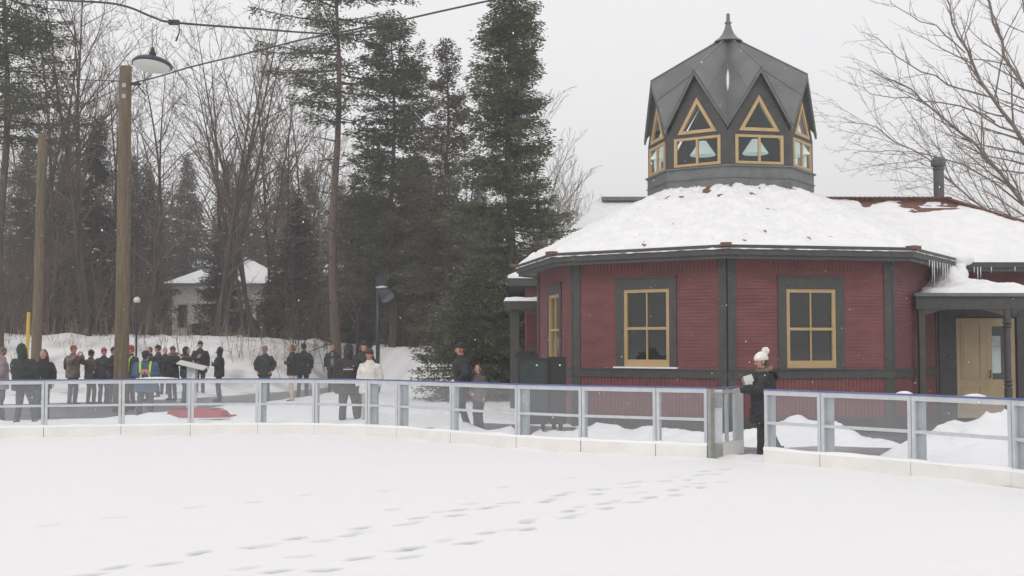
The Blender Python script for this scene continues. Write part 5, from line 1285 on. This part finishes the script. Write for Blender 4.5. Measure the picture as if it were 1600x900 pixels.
person('person in blue jacket with yellow hi-vis straps looking down, behind the fence', 227, 662, 1.70, 12, jacket=(.055, .085, .15), trouser=(.05, .055, .065), hat=('cap', (.02, .022, .024)), extra=(hivis,), bulk=1.3, lean=10, headpitch=28, arms=('hold', 'hold'), legs=(.15, .02, .13, -.05), hem=.74, skin='pink')
person('bare-headed person with reddish face behind the blue hi-vis jacket', 233, 627, 1.74, -30, jacket=(.025, .027, .034), hair=(.12, .05, .035), skin='pink', arms=('hold', 'down'))
person('person in black hat partly hidden behind the reddish-faced one', 246, 622, 1.78, -70, jacket=(.028, .028, .03), hat=('beanie', (.02, .02, .022)), arms=('down', 'down'), bulk=1.1)
person('person in dark red beanie and fur-trimmed black coat left of the lectern', 269, 626, 1.74, -20, jacket=(.02, .02, .022), trouser=(.04, .04, .045), hat=('beanie', (.10, .03, .035)), fur=(.20, .15, .11), arms=('pocket', 'hold'), gloves=(.03, .03, .03), bulk=1.15, skin='pink', hem=.70)
person('person in charcoal jacket squeezed behind the tall pole, leaning toward the red caps', 176, 634, 1.72, 60, jacket=(.024, .024, .027), trouser=(.04, .042, .05), hat=('beanie', (.03, .03, .033)), arms=('hold', 'down'), bulk=1.1)
person('person in black jacket and grey hair between the black hat and the dark red beanie', 257, 618, 1.70, 30, jacket=(.022, .022, .025), trouser=(.03, .03, .035), hair=(.16, .15, .14), arms=('pocket', 'down'), bulk=1.1)
def flagx(root, U, h, arm, jk):
    W = arm[1][2] + Vector((0, -.10, .0)); m = MB(); m.ell(W + Vector((0, 0, .04)), (.07, .03, .05), 10, 6); m.build('blue_mitten', cloth((.06, .10, .32)), root, smooth=True); m = MB(); m.ell(W + Vector((-.06, 0, -.05)), (.05, .03, .05), 10, 6); m.build('red_mitten', cloth((.4, .06, .07)), root, smooth=True)
person('person in dark hooded fur-trimmed coat and jeans behind the lectern', 290, 632, 1.72, 70, jacket=(.028, .027, .027), trouser=(.06, .075, .13), hat=('hood', (.022, .022, .023)), hair=None, fur=(.14, .11, .085), arms=('hold', 'hold'), bulk=1.12, extra=(flagx,), hem=.86)
person("tall man in black hat and long dark coat behind the lectern's right side", 312, 616, 1.93, 20, jacket=(.02, .019, .02), trouser=(.05, .052, .058), hat=('beanie', (.015, .015, .017)), arms=('hold', 'down'), hem=.72, bulk=1.1)
person('person in black hooded puffy jacket facing left, right of the lectern', 342, 627, 1.70, -85, jacket=(.022, .023, .027), trouser=(.035, .038, .045), hat=('hood', (.022, .023, .027)), hair=None, arms=('hold', 'hold'), hem=.80, bulk=1.12)
person('man in grey cap and dark green jacket, hands in pockets, standing alone on the path', 413, 629, 1.77, 4, jacket=(.03, .036, .034), trouser=(.06, .065, .075), hat=('flatcap', (.14, .14, .13)), arms=('pocket', 'pocket'), bulk=1.08, skin='pink')
person('man in beige trousers and black jacket facing left', 456, 629, 1.80, -80, jacket=(.025, .023, .024), trouser=(.42, .33, .24), hair=(.10, .05, .03), arms=('hold', 'hold'), bulk=1.08, skin='pink')
person('man in black hat and dark coat seen from behind, next to the beige trousers', 474, 620, 1.84, 195, jacket=(.022, .026, .027), trouser=(.035, .037, .042), hat=('beanie', (.018, .02, .022)), arms=('down', 'down'), bulk=1.2, hem=.76, legs=(.10, .0, .16, -.12))
person('bald man in open dark jacket over a grey shirt, left of the broad black jacket', 519, 613, 1.82, 8, jacket=(.03, .03, .034), trouser=(.035, .037, .045), hair=None, extra=(shirt,), arms=('down', 'pocket'), skin='pink', bulk=1.05)
person('broad person in black hooded jacket with pale lettering on the back', 544, 668, 1.80, 186, jacket=(.030, .027, .027), trouser=(.045, .045, .050), hat=('hood', (.036, .03, .029)), hair=None, extra=(patch,), arms=('hold', 'hold'), bulk=1.36, hem=.72, legs=(.20, .02, .13, -.02), trouserw=1.2, lean=-4)
person('man in dark cap whose face shows behind the woman in the cream jacket', 568, 652, 1.89, 20, jacket=(.03, .03, .034), trouser=(.03, .03, .035), hat=('beanie', (.018, .018, .028)), arms=('down', 'down'), skin='pink')
person('woman in cream winter jacket and dark knit hat with dark mittens', 577, 670, 1.70, -22, jacket=(.60, .58, .53), trouser=(.34, .33, .30), hat=('beanie', (.045, .03, .035)), hair=(.05, .03, .025), gloves=(.03, .03, .035), arms=('down', 'down'), bulk=1.16, hem=.78, skin='pink')
person('man in black beanie and dark jacket in profile facing left, by the big spruce', 721, 678, 1.84, -82, jacket=(.02, .02, .023), trouser=(.03, .03, .036), hat=('beanie', (.014, .014, .016)), arms=('pocket', 'pocket'), bulk=1.16, legs=(.10, .12, .10, -.16), hem=.80, skin='pink')
person('child in grey and pink jacket with brown hair beside the man in the black beanie', 748, 679, 1.42, -50, jacket=(.09, .07, .085), trouser=(.035, .035, .045), hair=(.05, .028, .022), hairlong=True, arms=('front', 'down'), bulk=1.08)
# the woman in the gate
def papers(root, U, h, arm, jk):
    W = arm[-1][2]; m = MB(); c = U((.02, -.24, 1.23)); RM_ = Matrix.Rotation(R(20), 3, 'X') @ Matrix.Rotation(R(60), 3, 'Z')
    m.box(c, (.20, .015, .28), RM_); m.build('brown_folder', cloth((.30, .20, .14), 'paper'), root); m = MB(); m.box(c + Vector((.01, -.012, .06)), (.15, .008, .22), RM_); m.build('white_paper', M['whiteplastic'], root)
def backhood(root, U, h, arm, jk):
    m = MB(); m.tube([U((0, .10, 1.50)), U((0, .19, 1.45)), U((0, .23, 1.36)), U((0, .20, 1.27))], [(.10, .05), (.13, .06), (.12, .05), (.06, .03)], 12, up=(1, 0, 0)); remesh(m, 'folded_hood', jk.data.materials[0], root, .012, .008)
gate_hand = {1: ((.25, -.20, 1.16), (.10, -.44, 1.17), (-.15, -1, .0), (0, 0, -1)), -1: ((-.26, -.04, 1.16), (-.08, -.20, 1.17), (.5, -.5, .5), (0, .6, 0))}
person('woman in white pompom hat and long black coat, hand on the open gate', 1193, 717, 1.655, -78, jacket=(.018, .018, .02), trouser=(.022, .022, .026), hat=('pom', (.66, .64, .60)), hair=(.05, .035, .03), fur=(.22, .155, .10), armfix=gate_hand, bulk=1.34, hem=.60, legs=(.10, .34, .10, -.12), headpitch=6, extra=(papers, backhood), vox=.009, trouserw=.95)
#PEOPLE-END
# ================================================================== HAZE
def haze():
    m = bpy.data.materials.new('haze_air'); m.use_nodes = True; n = m.node_tree
    for x in list(n.nodes):
        if x.type == 'BSDF_PRINCIPLED': n.nodes.remove(x)
    v = n.nodes.new('ShaderNodeVolumePrincipled'); v.inputs['Color'].default_value = (.93, .93, .95, 1); v.inputs['Density'].default_value = HAZE_D; v.inputs['Anisotropy'].default_value = 0.0
    n.links.new(v.outputs[0], n.nodes['Material Output'].inputs['Volume'])
    b = MB(); b.box((0, 850, 13), (2400, 2500, 30)); o = b.build('haze', m); tag(o, 'thin pale winter haze in the air', 'haze', kind='stuff')
HAZE_D = .0027
haze()
